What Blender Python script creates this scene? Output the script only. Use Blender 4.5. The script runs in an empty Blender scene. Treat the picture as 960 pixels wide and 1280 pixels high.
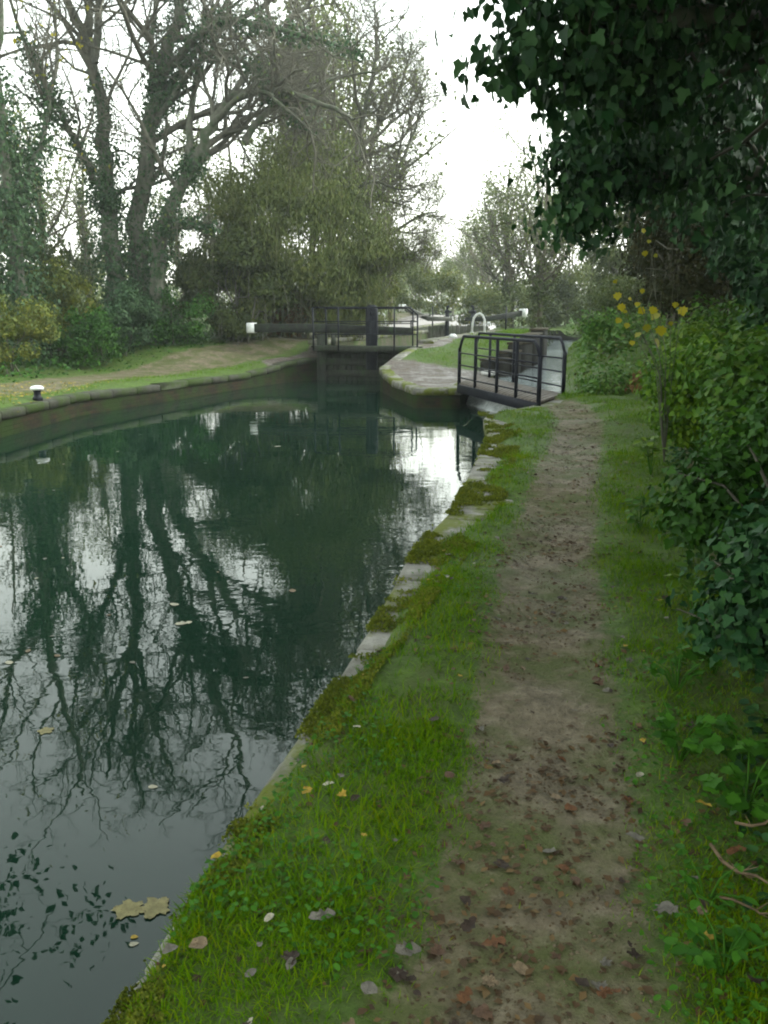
import bpy, math, random
import numpy as np
from mathutils import Vector
from mathutils.geometry import delaunay_2d_cdt

random.seed(7)
RNG = np.random.default_rng(7)
sc = bpy.context.scene
COL = sc.collection
R = math.radians

# ------------------------------------------------------------------ camera model (used to survey the place)
FPX, PITCH, EYE = 1065.0, math.atan(245 / 1065.0), 1.6
_s, _c = math.sin(PITCH), math.cos(PITCH)


def ray(px, py):
    cx = (px - 480) / FPX
    cy = (640 - py) / FPX
    return cx, _c + cy * _s, -_s + cy * _c


def at(px, py, D):
    """surveyed point seen at a pixel of the photo, D metres ahead"""
    x, y, z = ray(px, py)
    return (x * D / y, D, EYE + z * D / y)


def on(px, py, z):
    x, y, zz = ray(px, py)
    t = (z - EYE) / zz
    return (x * t, y * t, z)


# ------------------------------------------------------------------ mesh helpers
def npmesh(name, V, Fs, mat, smooth=False, attrs=None):
    V = np.asarray(V, np.float32)
    me = bpy.data.meshes.new(name)
    me.vertices.add(len(V))
    me.vertices.foreach_set('co', V.ravel())
    loops, starts, n = [], [], 0
    for F in Fs:
        F = np.asarray(F, np.int32)
        if F.size == 0:
            continue
        k = F.shape[1]
        loops.append(F.ravel())
        starts.append(n + np.arange(len(F)) * k)
        n += F.size
    me.loops.add(n)
    me.loops.foreach_set('vertex_index', np.concatenate(loops))
    st = np.concatenate(starts).astype(np.int32)
    me.polygons.add(len(st))
    me.polygons.foreach_set('loop_start', st)
    if smooth:
        me.polygons.foreach_set('use_smooth', np.ones(len(st), bool))
    me.update(calc_edges=True)
    if attrs:
        for k, a in attrs.items():
            at_ = me.attributes.new(k, 'FLOAT', 'POINT')
            at_.data.foreach_set('value', np.asarray(a, np.float32))
    if mat is not None:
        me.materials.append(mat)
    return me


def link(name, me, parent=None, loc=None):
    o = bpy.data.objects.new(name, me)
    COL.objects.link(o)
    if parent:
        o.parent = parent
    if loc is not None:
        o.location = loc
    return o


def tag(o, label=None, cat=None, group=None, kind=None):
    if label:
        o['label'] = label
    if cat:
        o['category'] = cat
    if group:
        o['group'] = group
    if kind:
        o['kind'] = kind
    return o


def thing(name, label, cat, loc=(0, 0, 0), group=None):
    o = bpy.data.objects.new(name, None)
    COL.objects.link(o)
    o.location = loc
    o.empty_display_size = .2
    return tag(o, label, cat, group)


class MB:
    """collects shapes of one part"""

    def __init__(self):
        self.V, self.T, self.Q = [], [], []

    def box(self, a, b, w, h, up=(0, 0, 1), ch=0.0):
        """bar from a to b, w wide, h high, chamfered"""
        a, b = Vector(a), Vector(b)
        t = (b - a).normalized()
        s = t.cross(Vector(up)).normalized()
        u = s.cross(t).normalized()
        ch = ch or min(w, h) * .12
        prof = []
        for sx, sy in ((1, 1), (-1, 1), (-1, -1), (1, -1)):
            x, y = sx * w / 2, sy * h / 2
            p1, p2 = (x, y - sy * ch), (x - sx * ch, y)
            prof += [p1, p2] if sx * sy > 0 else [p2, p1]
        self.loft([[tuple(c + s * x + u * y) for x, y in prof] for c in (a, b)])

    def loft(self, rings, cap=True, closed=True):
        b = len(self.V)
        n = len(rings[0])
        for r in rings:
            self.V.extend(r)
        for i in range(len(rings) - 1):
            for j in range(n if closed else n - 1):
                k = (j + 1) % n
                self.Q.append((b + i * n + j, b + i * n + k, b + (i + 1) * n + k, b + (i + 1) * n + j))
        if cap and closed:
            for i, fl in ((0, True), (len(rings) - 1, False)):
                r = rings[i]
                c = len(self.V)
                self.V.append(tuple(sum(p[q] for p in r) / n for q in range(3)))
                for j in range(n):
                    k = (j + 1) % n
                    f = (b + i * n + k, b + i * n + j, c)
                    self.T.append(f if fl else (f[1], f[0], f[2]))

    def tube(self, pts, rad, sides=6, cap=True):
        n = len(pts)
        rings = []
        for i in range(n):
            p = Vector(pts[i])
            t = Vector(pts[min(i + 1, n - 1)]) - Vector(pts[max(i - 1, 0)])
            if t.length < 1e-9:
                t = Vector((0, 0, 1))
            t.normalize()
            u = t.cross(Vector((.31, .87, .38)))
            if u.length < .05:
                u = t.cross(Vector((1, 0, 0)))
            u.normalize()
            v = t.cross(u)
            r = rad[i] if hasattr(rad, '__len__') else rad
            rings.append([tuple(p + u * (r * math.cos(2 * math.pi * j / sides)) + v * (r * math.sin(2 * math.pi * j / sides))) for j in range(sides)])
        self.loft(rings, cap)

    def lathe(self, prof, c=(0, 0, 0), sides=16):
        rings = [[(c[0] + r * math.cos(2 * math.pi * j / sides), c[1] + r * math.sin(2 * math.pi * j / sides), c[2] + z) for j in range(sides)] for r, z in prof]
        self.loft(rings)

    def obj(self, name, mat, parent=None, origin=(0, 0, 0), smooth=False, wobble=0.0):
        V = np.array(self.V, np.float64) - np.array(origin)
        if wobble:
            V += RNG.normal(0, wobble, V.shape)
        Fs = [f for f in (self.T, self.Q) if f]
        return link(name, npmesh(name, V, Fs, mat, smooth), parent)


# ------------------------------------------------------------------ materials
def newmat(name):
    m = bpy.data.materials.new(name)
    m.use_nodes = True
    nt = m.node_tree
    for n in list(nt.nodes):
        nt.nodes.remove(n)
    return m, nt


def N(nt, typ, **kw):
    n = nt.nodes.new(typ)
    for k, v in kw.items():
        if k == 'ins':
            for kk, vv in v.items():
                n.inputs[kk].default_value = vv
        else:
            setattr(n, k, v)
    return n


def rgb(c):
    return (c[0], c[1], c[2], 1)


def ramp(nt, src, stops):
    r = N(nt, 'ShaderNodeValToRGB')
    e = r.color_ramp.elements
    while len(e) < len(stops):
        e.new(0.5)
    for i, (p, c) in enumerate(stops):
        e[i].position = p
        e[i].color = rgb(c) if hasattr(c, '__len__') else (c, c, c, 1)
    nt.links.new(src, r.inputs[0])
    return r.outputs[0]


def noise(nt, scale, detail=4, rough=.6, coord='Object', dim=None, stretch=None):
    tc = N(nt, 'ShaderNodeTexCoord')
    n = N(nt, 'ShaderNodeTexNoise', ins={'Scale': scale, 'Detail': detail, 'Roughness': rough})
    src = tc.outputs[coord]
    if stretch:
        mp = N(nt, 'ShaderNodeMapping', ins={'Scale': stretch})
        nt.links.new(src, mp.inputs[0])
        src = mp.outputs[0]
    nt.links.new(src, n.inputs['Vector'])
    return n.outputs['Fac']


def mix(nt, f, a, b):
    m = N(nt, 'ShaderNodeMix', data_type='RGBA')
    for i, s in ((0, f), (6, a), (7, b)):
        if hasattr(s, 'links'):
            nt.links.new(s, m.inputs[i])
        elif hasattr(s, '__len__'):
            m.inputs[i].default_value = rgb(s)
        else:
            m.inputs[i].default_value = s
    return m.outputs[2]


def mth(nt, op, a, b=0.0, clamp=False):
    m = N(nt, 'ShaderNodeMath', operation=op, use_clamp=clamp)
    for i, s in ((0, a), (1, b)):
        if hasattr(s, 'links'):
            nt.links.new(s, m.inputs[i])
        else:
            m.inputs[i].default_value = s
    return m.outputs[0]


def out(nt, sh):
    o = N(nt, 'ShaderNodeOutputMaterial')
    nt.links.new(sh, o.inputs['Surface'])


def surf(name, stops, scale=8, rough=.8, bump=.3, bscale=None, spec=.14, stretch=None, second=None, metal=0.0, bdist=.02):
    """noise coloured surface; second = (stops colour, noise scale, low, high) for patches"""
    m, nt = newmat(name)
    p = N(nt, 'ShaderNodeBsdfPrincipled', ins={'Roughness': rough, 'Specular IOR Level': spec, 'Metallic': metal})
    c = ramp(nt, noise(nt, scale, 6, .65, stretch=stretch), stops)
    if second:
        c2, s2, lo, hi = second
        f = ramp(nt, noise(nt, s2, 5, .7), [(lo, 0.0), (hi, 1.0)])
        c = mix(nt, f, c, c2)
    nt.links.new(c, p.inputs['Base Color'])
    if bump:
        b = N(nt, 'ShaderNodeBump', ins={'Strength': bump, 'Distance': bdist})
        nt.links.new(noise(nt, bscale or scale * 3, 5, .7, stretch=stretch), b.inputs['Height'])
        nt.links.new(b.outputs[0], p.inputs['Normal'])
    out(nt, p.outputs[0])
    return m


def leafmat(name, cols, rough=.45, spec=.35, trans=.25, vscale=.6):
    """leaf surface: every leaf its own shade of the given colours"""
    m, nt = newmat(name)
    g = N(nt, 'ShaderNodeNewGeometry')
    n = noise(nt, vscale, 2, .5)
    f = mth(nt, 'ADD', mth(nt, 'MULTIPLY', g.outputs['Random Per Island'], .7), mth(nt, 'MULTIPLY', mth(nt, 'SUBTRACT', n, .35), .9), True)
    k = len(cols)
    cols = [tuple(max(.002, sum(q) / 3 + (x - sum(q) / 3) * 1.35) for x in q) for q in cols]
    c = ramp(nt, f, [(i / max(1, k - 1), cc) for i, cc in enumerate(cols)])
    p = N(nt, 'ShaderNodeBsdfPrincipled', ins={'Roughness': rough, 'Specular IOR Level': spec})
    nt.links.new(c, p.inputs['Base Color'])
    if trans:
        t = N(nt, 'ShaderNodeBsdfTranslucent')
        nt.links.new(c, t.inputs[0])
        ms = N(nt, 'ShaderNodeMixShader', ins={0: trans})
        nt.links.new(p.outputs[0], ms.inputs[1])
        nt.links.new(t.outputs[0], ms.inputs[2])
        out(nt, ms.outputs[0])
    else:
        out(nt, p.outputs[0])
    return m


M = {}
M['bark'] = surf('bark', [(.3, (.050, .048, .038)), (.7, (.15, .148, .115))], 6, .9, .5, stretch=(1, 1, .25), second=((.05, .075, .035), 2.2, .5, .65))
M['vine'] = surf('vine', [(.3, (.06, .065, .03)), (.7, (.12, .12, .06))], 4, .9, 0)
M['twig'] = surf('twig', [(.3, (.060, .056, .045)), (.7, (.14, .132, .10))], 4, .9, 0)
M['far_twig'] = surf('far_twig', [(.3, (.07, .062, .045)), (.7, (.13, .115, .08))], 2, .9, 0)
M['black_paint'] = surf('black_paint', [(.3, (.006, .006, .010)), (.75, (.014, .015, .022))], 7, .5, .15, spec=.12, second=((.03, .035, .03), 5, .58, .75))
M['gate_wood'] = surf('gate_wood', [(.25, (.012, .013, .010)), (.8, (.045, .048, .035))], 5, .7, .5, stretch=(3, 3, .5), second=((.03, .05, .018), 3, .5, .7))
M['beam_wood'] = surf('beam_wood', [(.25, (.010, .011, .010)), (.8, (.034, .034, .028))], 6, .7, .4, second=((.035, .055, .025), 4, .5, .7))
M['beam_grey'] = surf('beam_grey', [(.25, (.10, .10, .085)), (.8, (.22, .22, .19))], 6, .7, .4, second=((.05, .06, .03), 4, .5, .7))
M['white_paint'] = surf('white_paint', [(.3, (.55, .56, .53)), (.6, (.78, .78, .76))], 9, .5, .15, second=((.35, .38, .28), 6, .62, .8))
M['stone'] = surf('stone', [(.25, (.055, .052, .040)), (.5, (.155, .15, .128)), (.8, (.30, .29, .26))], 5, .75, .9, 14, second=((.085, .10, .014), 1.9, .47, .56))
M['stone_dark'] = surf('stone_dark', [(.25, (.022, .022, .016)), (.55, (.05, .05, .038)), (.8, (.095, .092, .075))], 5, .8, .7, 18, second=((.032, .05, .010), 1.5, .45, .58))
M['stone_pale'] = surf('stone_pale', [(.25, (.28, .27, .25)), (.8, (.50, .49, .46))], 6, .7, .6, 18)


def brick_mat(name, a, b, mortar, moss, mlo, mhi):
    m, nt = newmat(name)
    tc = N(nt, 'ShaderNodeUVMap')
    bt = N(nt, 'ShaderNodeTexBrick', ins={'Scale': 1.0, 'Color1': rgb(a), 'Color2': rgb(b), 'Mortar': rgb(mortar), 'Brick Width': .24, 'Row Height': .085, 'Mortar Size': .008})
    nt.links.new(tc.outputs[0], bt.inputs['Vector'])
    f = ramp(nt, noise(nt, 1.6, 6, .7), [(mlo, 0.0), (mhi, 1.0)])
    c = mix(nt, f, bt.outputs[0], moss)
    p = N(nt, 'ShaderNodeBsdfPrincipled', ins={'Roughness': .8, 'Specular IOR Level': .1})
    nt.links.new(c, p.inputs['Base Color'])
    bu = N(nt, 'ShaderNodeBump', ins={'Strength': .6, 'Distance': .015})
    nt.links.new(mth(nt, 'ADD', mth(nt, 'MULTIPLY', bt.outputs[1], -.6), noise(nt, 14, 5, .7)), bu.inputs['Height'])
    nt.links.new(bu.outputs[0], p.inputs['Normal'])
    out(nt, p.outputs[0])
    return m


M['wall_brick'] = brick_mat('wall_brick', (.010, .009, .006), (.036, .022, .013), (.016, .016, .012), (.018, .032, .006), .42, .58)
M['lock_brick'] = brick_mat('lock_brick', (.085, .075, .05), (.12, .10, .07), (.08, .08, .06), (.06, .085, .025), .42, .56)


def ground_mat():
    m, nt = newmat('ground')
    am = N(nt, 'ShaderNodeAttribute', attribute_name='mud').outputs['Fac']
    ap = N(nt, 'ShaderNodeAttribute', attribute_name='pave').outputs['Fac']
    n1 = noise(nt, 2.3, 6, .65)
    n2 = noise(nt, 9, 6, .7)
    n3 = noise(nt, 42, 4, .7)
    n4 = noise(nt, .7, 3, .5)
    grass = ramp(nt, n2, [(.25, (.026, .040, .008)), (.5, (.050, .085, .012)), (.75, (.085, .135, .018))])
    grass = mix(nt, ramp(nt, n1, [(.5, 0.0), (.68, .6)]), grass, (.065, .062, .025))
    mud = ramp(nt, n2, [(.22, (.040, .033, .020)), (.5, (.120, .098, .062)), (.78, (.21, .178, .125))])
    mud = mix(nt, ramp(nt, n3, [(.30, .75), (.48, 0.0)]), mud, (.04, .034, .022))
    mud = mix(nt, ramp(nt, n1, [(.42, 0.0), (.58, .85)]), mud, (.050, .064, .013))
    mf = mth(nt, 'ADD', am, mth(nt, 'MULTIPLY', mth(nt, 'SUBTRACT', mth(nt, 'ADD', n1, n2), 1.0), .95))
    mf = ramp(nt, mf, [(.38, 0.0), (.58, 1.0)])
    c = mix(nt, mf, grass, mud)
    tc = N(nt, 'ShaderNodeTexCoord')
    bt = N(nt, 'ShaderNodeTexBrick', ins={'Scale': 1.0, 'Color1': (.075, .055, .045, 1), 'Color2': (.14, .12, .11, 1), 'Mortar': (.05, .05, .04, 1), 'Brick Width': .23, 'Row Height': .115, 'Mortar Size': .01})
    nt.links.new(tc.outputs['Object'], bt.inputs['Vector'])
    pv = mix(nt, ramp(nt, n1, [(.5, 0.0), (.7, .8)]), bt.outputs[0], (.10, .085, .055))
    pf = ramp(nt, mth(nt, 'ADD', ap, mth(nt, 'MULTIPLY', mth(nt, 'SUBTRACT', n1, .5), .7)), [(.42, 0.0), (.56, 1.0)])
    c = mix(nt, pf, c, pv)
    p = N(nt, 'ShaderNodeBsdfPrincipled', ins={'Specular IOR Level': .22})
    nt.links.new(c, p.inputs['Base Color'])
    wet = ramp(nt, n4, [(.40, .7), (.6, .95)])
    rgh = mix(nt, pf, wet, ramp(nt, n1, [(.40, .34), (.62, .8)]))
    nt.links.new(rgh, p.inputs['Roughness'])
    b = N(nt, 'ShaderNodeBump', ins={'Strength': .8, 'Distance': .03})
    nt.links.new(mth(nt, 'ADD', n2, mth(nt, 'MULTIPLY', n3, .45)), b.inputs['Height'])
    nt.links.new(b.outputs[0], p.inputs['Normal'])
    out(nt, p.outputs[0])
    return m


M['ground'] = ground_mat()


def water_mat(name, col, ripple, rough=.015):
    m, nt = newmat(name)
    p = N(nt, 'ShaderNodeBsdfPrincipled', ins={'Base Color': rgb(col), 'Roughness': rough, 'IOR': 1.333, 'Specular IOR Level': .5})
    calm = ramp(nt, noise(nt, .22, 2, .5), [(.38, .25), (.62, 1.0)])
    a = noise(nt, 2.6, 2, .45, stretch=(.8, 1.25, 1))
    c = noise(nt, 7.5, 2, .5, stretch=(1, 1.2, 1))
    h = mth(nt, 'MULTIPLY', mth(nt, 'ADD', a, mth(nt, 'MULTIPLY', c, .22)), calm)
    b = N(nt, 'ShaderNodeBump', ins={'Strength': ripple, 'Distance': .05})
    nt.links.new(h, b.inputs['Height'])
    nt.links.new(b.outputs[0], p.inputs['Normal'])
    out(nt, p.outputs[0])
    return m


M['water'] = water_mat('water', (.004, .016, .009), .07)
M['stream'] = water_mat('stream', (.22, .25, .25), .5, .12)
M['foam'] = surf('foam', [(.3, (.30, .34, .34)), (.6, (.72, .76, .76))], 9, .35, .9, 22)
M['bed'] = surf('bed', [(.3, (.02, .02, .012)), (.7, (.04, .04, .02))], 4, .9, .2)

# foliage
M['grass'] = leafmat('grass', [(.034, .074, .006), (.070, .130, .008), (.105, .170, .012), (.16, .165, .03)], .7, .03, .3, 1.5)
M['moss'] = leafmat('moss', [(.050, .066, .018), (.095, .112, .030), (.16, .165, .045)], .8, .1, .2, 3)
M['weed'] = leafmat('weed', [(.022, .058, .012), (.040, .095, .018), (.062, .13, .028)], .55, .1, .25, 2)
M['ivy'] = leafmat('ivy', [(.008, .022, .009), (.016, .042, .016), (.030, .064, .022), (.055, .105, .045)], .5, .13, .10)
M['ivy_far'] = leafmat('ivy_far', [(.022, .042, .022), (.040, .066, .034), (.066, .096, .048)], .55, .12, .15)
M['hedge'] = leafmat('hedge', [(.016, .040, .010), (.030, .070, .015), (.055, .11, .020)], .5, .14, .2)
M['hedge_pale'] = leafmat('hedge_pale', [(.02, .05, .010), (.05, .10, .016), (.10, .165, .03), (.15, .20, .04)], .5, .14, .25)
M['bramble'] = leafmat('bramble', [(.022, .052, .012), (.045, .095, .02), (.08, .14, .032), (.065, .05, .02)], .5, .14, .2)
M['lime'] = leafmat('lime', [(.04, .085, .016), (.085, .14, .024), (.15, .20, .04)], .5, .3, .3)
M['yellow'] = leafmat('yellow', [(.12, .125, .018), (.22, .205, .026), (.33, .29, .05)], .5, .3, .3)
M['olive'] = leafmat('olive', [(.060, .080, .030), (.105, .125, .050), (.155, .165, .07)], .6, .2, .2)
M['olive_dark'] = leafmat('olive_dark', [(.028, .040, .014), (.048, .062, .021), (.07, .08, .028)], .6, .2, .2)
M['ochre'] = leafmat('ochre', [(.045, .066, .022), (.09, .105, .030), (.15, .148, .042)], .6, .2, .25)
M['dead'] = leafmat('dead', [(.022, .016, .011), (.055, .036, .02), (.12, .085, .045)], .7, .2, .1)
M['gloom'] = leafmat('gloom', [(.012, .016, .006), (.022, .024, .010), (.035, .030, .014)], .7, .05, .1)  # leaf colour darkened to stand for deep shade under the ivy crowns
M['rust'] = leafmat('rust', [(.06, .038, .02), (.10, .06, .028), (.13, .09, .04)], .7, .2, .15)
LEAFCOL = {'dark brown': (.035, .024, .017), 'brown': (.085, .05, .03), 'tan': (.15, .11, .065), 'grey': (.115, .105, .085), 'orange': (.10, .045, .018), 'yellow': (.32, .22, .03), 'pale': (.32, .30, .22), 'cream yellow': (.19, .17, .075)}
for k_, c_ in LEAFCOL.items():
    M['leaf ' + k_] = surf('fallen_' + k_.replace(' ', '_'), [(.32, tuple(x * .45 for x in c_)), (.5, tuple(x * .85 for x in c_)), (.68, tuple(min(1, x * 1.2) for x in c_))], 3.2, .55, .5, 9, bdist=.004, second=((c_[0] * .3, c_[1] * .25, c_[2] * .2), 5.5, .58, .66))

# ------------------------------------------------------------------ plan of the canal
WZ, BZ = -.6, -.2
EDGE = [(-3.2, -30), (-2.0, -8), (-1.4, -3), (-.98, 0), (-.70, 1.5), (-.56, 2.29), (-.31, 3.34), (-.04, 4.51), (.23, 6.0), (.6, 7.3), (.90, 8.85), (1.18, 10.38), (1.50, 12.17), (1.66, 14.1)]
CORNER = [(1.80, 14.7), (2.72, 16.0), (3.72, 17.85)]
BW_R = [(3.72, 17.85), (4.65, 22), (5.9, 28), (7.7, 36), (9.7, 44), (11.2, 50)]
BW_L = [(2.45, 23.3), (3.2, 25), (4.4, 28), (6.2, 36), (8.0, 44), (9.4, 50)]
AX = Vector((.2271, .9739, 0))
PX = Vector((.9739, -.2271, 0))
LK_L0 = Vector((-2.2, 30.5, 0))
LK_W, LK_LEN = 3.5, 21.5
LK_R0 = LK_L0 + PX * LK_W
LK_L1 = LK_L0 + AX * LK_LEN
LK_R1 = LK_R0 + AX * LK_LEN
ISL = [(2.45, 23.3), (1.83, 20.72), (.74, 20.9), (.25, 23.4), (-.12, 25.8), (.5, 27.9), tuple(LK_R0)[:2]]
LEFT = [(-8.2, -30), (-7.5, 0), (-7.2, 10), (-7.1, 15.6), (-6.85, 19.2), (-5.8, 22.2), (-4.5, 26), (-3.3, 29.0), tuple(LK_L0)[:2]]
UP_L = [tuple(LK_L1)[:2], (2.2, 56), (2.5, 70), (9, 120), (20, 200)]
UP_R = [tuple(LK_R1)[:2], (7.2, 56), (9.5, 70), (17, 120), (30, 200)]
P1 = EDGE + CORNER + ISL + [tuple(LK_R1)[:2], tuple(LK_L1)[:2]] + LEFT[::-1]
P2 = BW_R + BW_L[::-1]
P3 = UP_R + UP_L[::-1]


def inside(poly, X, Y):
    r = np.zeros(X.shape, bool)
    n = len(poly)
    for i in range(n):
        x1, y1 = poly[i]
        x2, y2 = poly[(i + 1) % n]
        c = (y1 > Y) != (y2 > Y)
        with np.errstate(divide='ignore', invalid='ignore'):
            xx = (x2 - x1) * (Y - y1) / (y2 - y1 + 1e-12) + x1
        r ^= c & (X < xx)
    return r


def pdist(line, X, Y):
    d = np.full(X.shape, 1e9)
    for (x1, y1), (x2, y2) in zip(line[:-1], line[1:]):
        dx, dy = x2 - x1, y2 - y1
        t = np.clip(((X - x1) * dx + (Y - y1) * dy) / (dx * dx + dy * dy), 0, 1)
        d = np.minimum(d, np.hypot(X - x1 - t * dx, Y - y1 - t * dy))
    return d


def sst(a, b, x):
    t = np.clip((x - a) / (b - a), 0, 1)
    return t * t * (3 - 2 * t)


def vnoise(X, Y, s, seed=0):
    """smooth value noise"""
    X = np.asarray(X) * s + 71.3 * seed + 1000
    Y = np.asarray(Y) * s + 37.7 * seed + 1000
    xi, yi = np.floor(X).astype(np.int64), np.floor(Y).astype(np.int64)
    fx, fy = X - xi, Y - yi
    fx, fy = fx * fx * (3 - 2 * fx), fy * fy * (3 - 2 * fy)

    def h(a, b):
        v = np.sin(a * 127.1 + b * 311.7 + seed * 17.3) * 43758.5453
        return v - np.floor(v)
    return (h(xi, yi) * (1 - fx) + h(xi + 1, yi) * fx) * (1 - fy) + (h(xi, yi + 1) * (1 - fx) + h(xi + 1, yi + 1) * fx) * fy


PATH_C = [(.10, -6), (.27, 0), (.33, 1.66), (.55, 2.6), (.73, 3.58), (1.20, 5.93), (1.80, 8.38), (2.5, 11), (3.08, 13.4), (3.35, 15.6), (3.1, 17.0)]
PATH_Y = np.array([-6, 0, 1.66, 2.6, 3.58, 5.93, 8.38, 11, 13.4, 15.6, 17.0])
PATH_W = np.array([.33, .33, .32, .31, .30, .32, .33, .34, .35, .40, .5])
LPATH = [(-9.6, -10), (-9.3, 10), (-8.9, 19), (-8.0, 24), (-6.3, 28), (-4.6, 31.2), (-2.6, 36), (2, 55)]
HEDGE = [(.75, 0), (.94, 1.78), (1.16, 2.6), (1.55, 4.06), (2.05, 6), (2.75, 8.38), (3.6, 11.2), (4.4, 14), (4.9, 17)]


def fields(X, Y):
    """height, mud and paving of the land at X, Y"""
    X, Y = np.asarray(X, float), np.asarray(Y, float)
    dE = pdist(EDGE + CORNER, X, Y)
    dL = pdist(LEFT, X, Y)
    midx = np.interp(Y, [-30, 0, 20, 30, 52, 200], [-5, -4, -3, -.6, 4.4, 25])
    bw = np.interp(Y, [16, 18, 22, 28, 36, 44, 50, 60], [2.0, 3.3, 3.4, 5.15, 6.95, 8.85, 10.3, 13])
    left = X < midx
    right = ~left & ((Y < 18) | (X > bw))
    isl = ~left & ~right
    n = (vnoise(X, Y, .8, 1) - .5) * .10 + (vnoise(X, Y, 3.1, 2) - .5) * .045 + (vnoise(X, Y, 9, 5) - .5) * .018
    # right bank
    dB = pdist(BW_R, X, Y)
    dH = pdist(HEDGE, X, Y)
    hx = np.interp(Y, [p[1] for p in HEDGE], [p[0] for p in HEDGE])
    tw = np.interp(Y, [0, 3.3, 4.6, 7, 14], [.09, .13, .30, .46, .50]) * (.55 + .9 * vnoise(X, Y, 1.5, 14))
    zr = -.12 + .12 * sst(0, 1, dE / tw)
    zr = zr + np.where((X > hx) & (Y < 19), np.minimum(.35 * np.maximum(X - hx - .1, 0), 2.2), 0)
    bank = np.minimum(.62 * np.maximum(dB - .1, 0), 2.4) * sst(17.3, 21, Y) * (1 - .65 * sst(36, 48, Y))
    zr = np.where(Y > 17.3, np.maximum(zr, bank + .3 * sst(20, 34, Y)), zr)
    # left bank
    zl = -.19 + .14 * sst(0, .6, dL) + .29 * sst(26.5, 31, Y) + .40 * sst(26, 31, Y) * sst(.8, 3.5, dL) + .45 * sst(30.6, 32.5, Y) * (1 - sst(.8, 3.5, dL) * .6) + .05 * np.clip(dL - 4, 0, 20)
    # island
    zi = -.12 + .92 * sst(23.2, 31.5, Y)
    z = np.where(left, zl, np.where(right, zr, zi))
    far = sst(48, 56, Y)
    z = z * (1 - far) + far * np.maximum(z, .8 + .012 * (Y - 52))
    mud_r = 1 - sst(.30, 1.65, pdist(PATH_C, X, Y) / np.interp(Y, PATH_Y, PATH_W))
    mud_l = 1 - sst(.7, 1.3, pdist(LPATH, X, Y) / 1.05)
    under = np.where(right & (X > hx + .05) & (Y < 16.5), sst(0, .5, X - hx) * .8, 0)
    mud = np.where(left, mud_l, np.maximum(mud_r, under)) * np.where(isl, 0, 1)
    z = z + n * np.where(isl, .3, 1) - .035 * np.where(right, mud_r, mud_l)
    dch = pdist([tuple(LK_R0)[:2], tuple(LK_R1)[:2]], X, Y)
    pave = np.where(isl, np.maximum(1 - sst(25.4, 28.4, Y + .75 * (X - .6)), 1 - sst(.7, 1.3, dch)), 0)
    pave = np.maximum(pave, np.where(left & (Y > 28), 1 - sst(.5, 1.2, pdist([LEFT[-2], LEFT[-1], tuple(LK_L1)[:2]], X, Y)), 0) * .9)
    return z, mud, pave, left, right, isl


# ------------------------------------------------------------------ ground sheet
def build_ground():
    def densify(line, step):
        o = []
        for (x1, y1), (x2, y2) in zip(line[:-1], line[1:]):
            k = max(1, int(math.hypot(x2 - x1, y2 - y1) / step))
            o += [(x1 + (x2 - x1) * i / k, y1 + (y2 - y1) * i / k) for i in range(k)]
        return o

    def g(x0, x1, y0, y1, s, jit=.25):
        X, Y = np.meshgrid(np.arange(x0, x1, s), np.arange(y0, y1, s))
        X = X + RNG.uniform(-jit, jit, X.shape) * s
        Y = Y + RNG.uniform(-jit, jit, X.shape) * s
        return np.stack([X.ravel(), Y.ravel()], 1)
    blocks = [((-1.6, 4.2, .6, 7), .075), ((-1.6, 6, 7, 18), .15), ((-14, 16, 10, 55), .5), ((-40, 40, -30, 95), 2.5), ((-250, 250, -60, 250), 14)]
    pts = []
    done = []
    for (x0, x1, y0, y1), s in blocks:
        p = g(x0, x1, y0, y1, s)
        for (a, b, c, d) in done:
            p = p[~((p[:, 0] > a - s * .4) & (p[:, 0] < b + s * .4) & (p[:, 1] > c - s * .4) & (p[:, 1] < d + s * .4))]
        done.append((x0, x1, y0, y1))
        pts.append(p)
    pts = np.concatenate(pts)
    X, Y = pts[:, 0], pts[:, 1]
    ok = np.ones(len(pts), bool)
    for poly in (P1, P2, P3):
        ok &= ~inside(poly, X, Y)
        ok &= pdist(poly + poly[:1], X, Y) > .045
    pts = pts[ok]
    co = [Vector(p) for p in pts] + [Vector(p) for p in ((-260, -70), (260, -70), (260, 260), (-260, 260))]
    ed = []
    for poly in (P1, P2, P3):
        d = densify(poly + poly[:1], .3)
        b = len(co)
        co += [Vector(p) for p in d]
        ed += [(b + i, b + (i + 1) % len(d)) for i in range(len(d))]
    v, e, f, *_ = delaunay_2d_cdt(co, ed, [], 0, 1e-5)
    V = np.array([(p.x, p.y) for p in v])
    F = np.array([t for t in f if len(t) == 3])
    cx = V[F].mean(1)
    keep = ~(inside(P1, cx[:, 0], cx[:, 1]) | inside(P2, cx[:, 0], cx[:, 1]) | inside(P3, cx[:, 0], cx[:, 1]))
    F = F[keep]
    z, mud, pave, *_ = fields(V[:, 0], V[:, 1])
    me = npmesh('ground', np.column_stack([V, z]), [F], M['ground'], True, {'mud': mud, 'pave': pave})
    tag(link('ground', me), kind='structure')
    q = [[-260, -70, -1.9], [260, -70, -1.9], [260, 260, -1.9], [-260, 260, -1.9]]
    tag(link('canal_bed', npmesh('canal_bed', q, [[(0, 1, 2, 3)]], M['bed'])), kind='structure')


build_ground()


def flat_poly(name, poly, z, mat):
    v, e, f, *_ = delaunay_2d_cdt([Vector(p) for p in poly], [(i, (i + 1) % len(poly)) for i in range(len(poly))], [], 1, 1e-5)
    zz = z if callable(z) else (lambda x, y: z)
    me = npmesh(name, [(p.x, p.y, zz(p.x, p.y)) for p in v], [[t] for t in f], mat)
    return tag(link(name, me), kind='structure')


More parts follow.
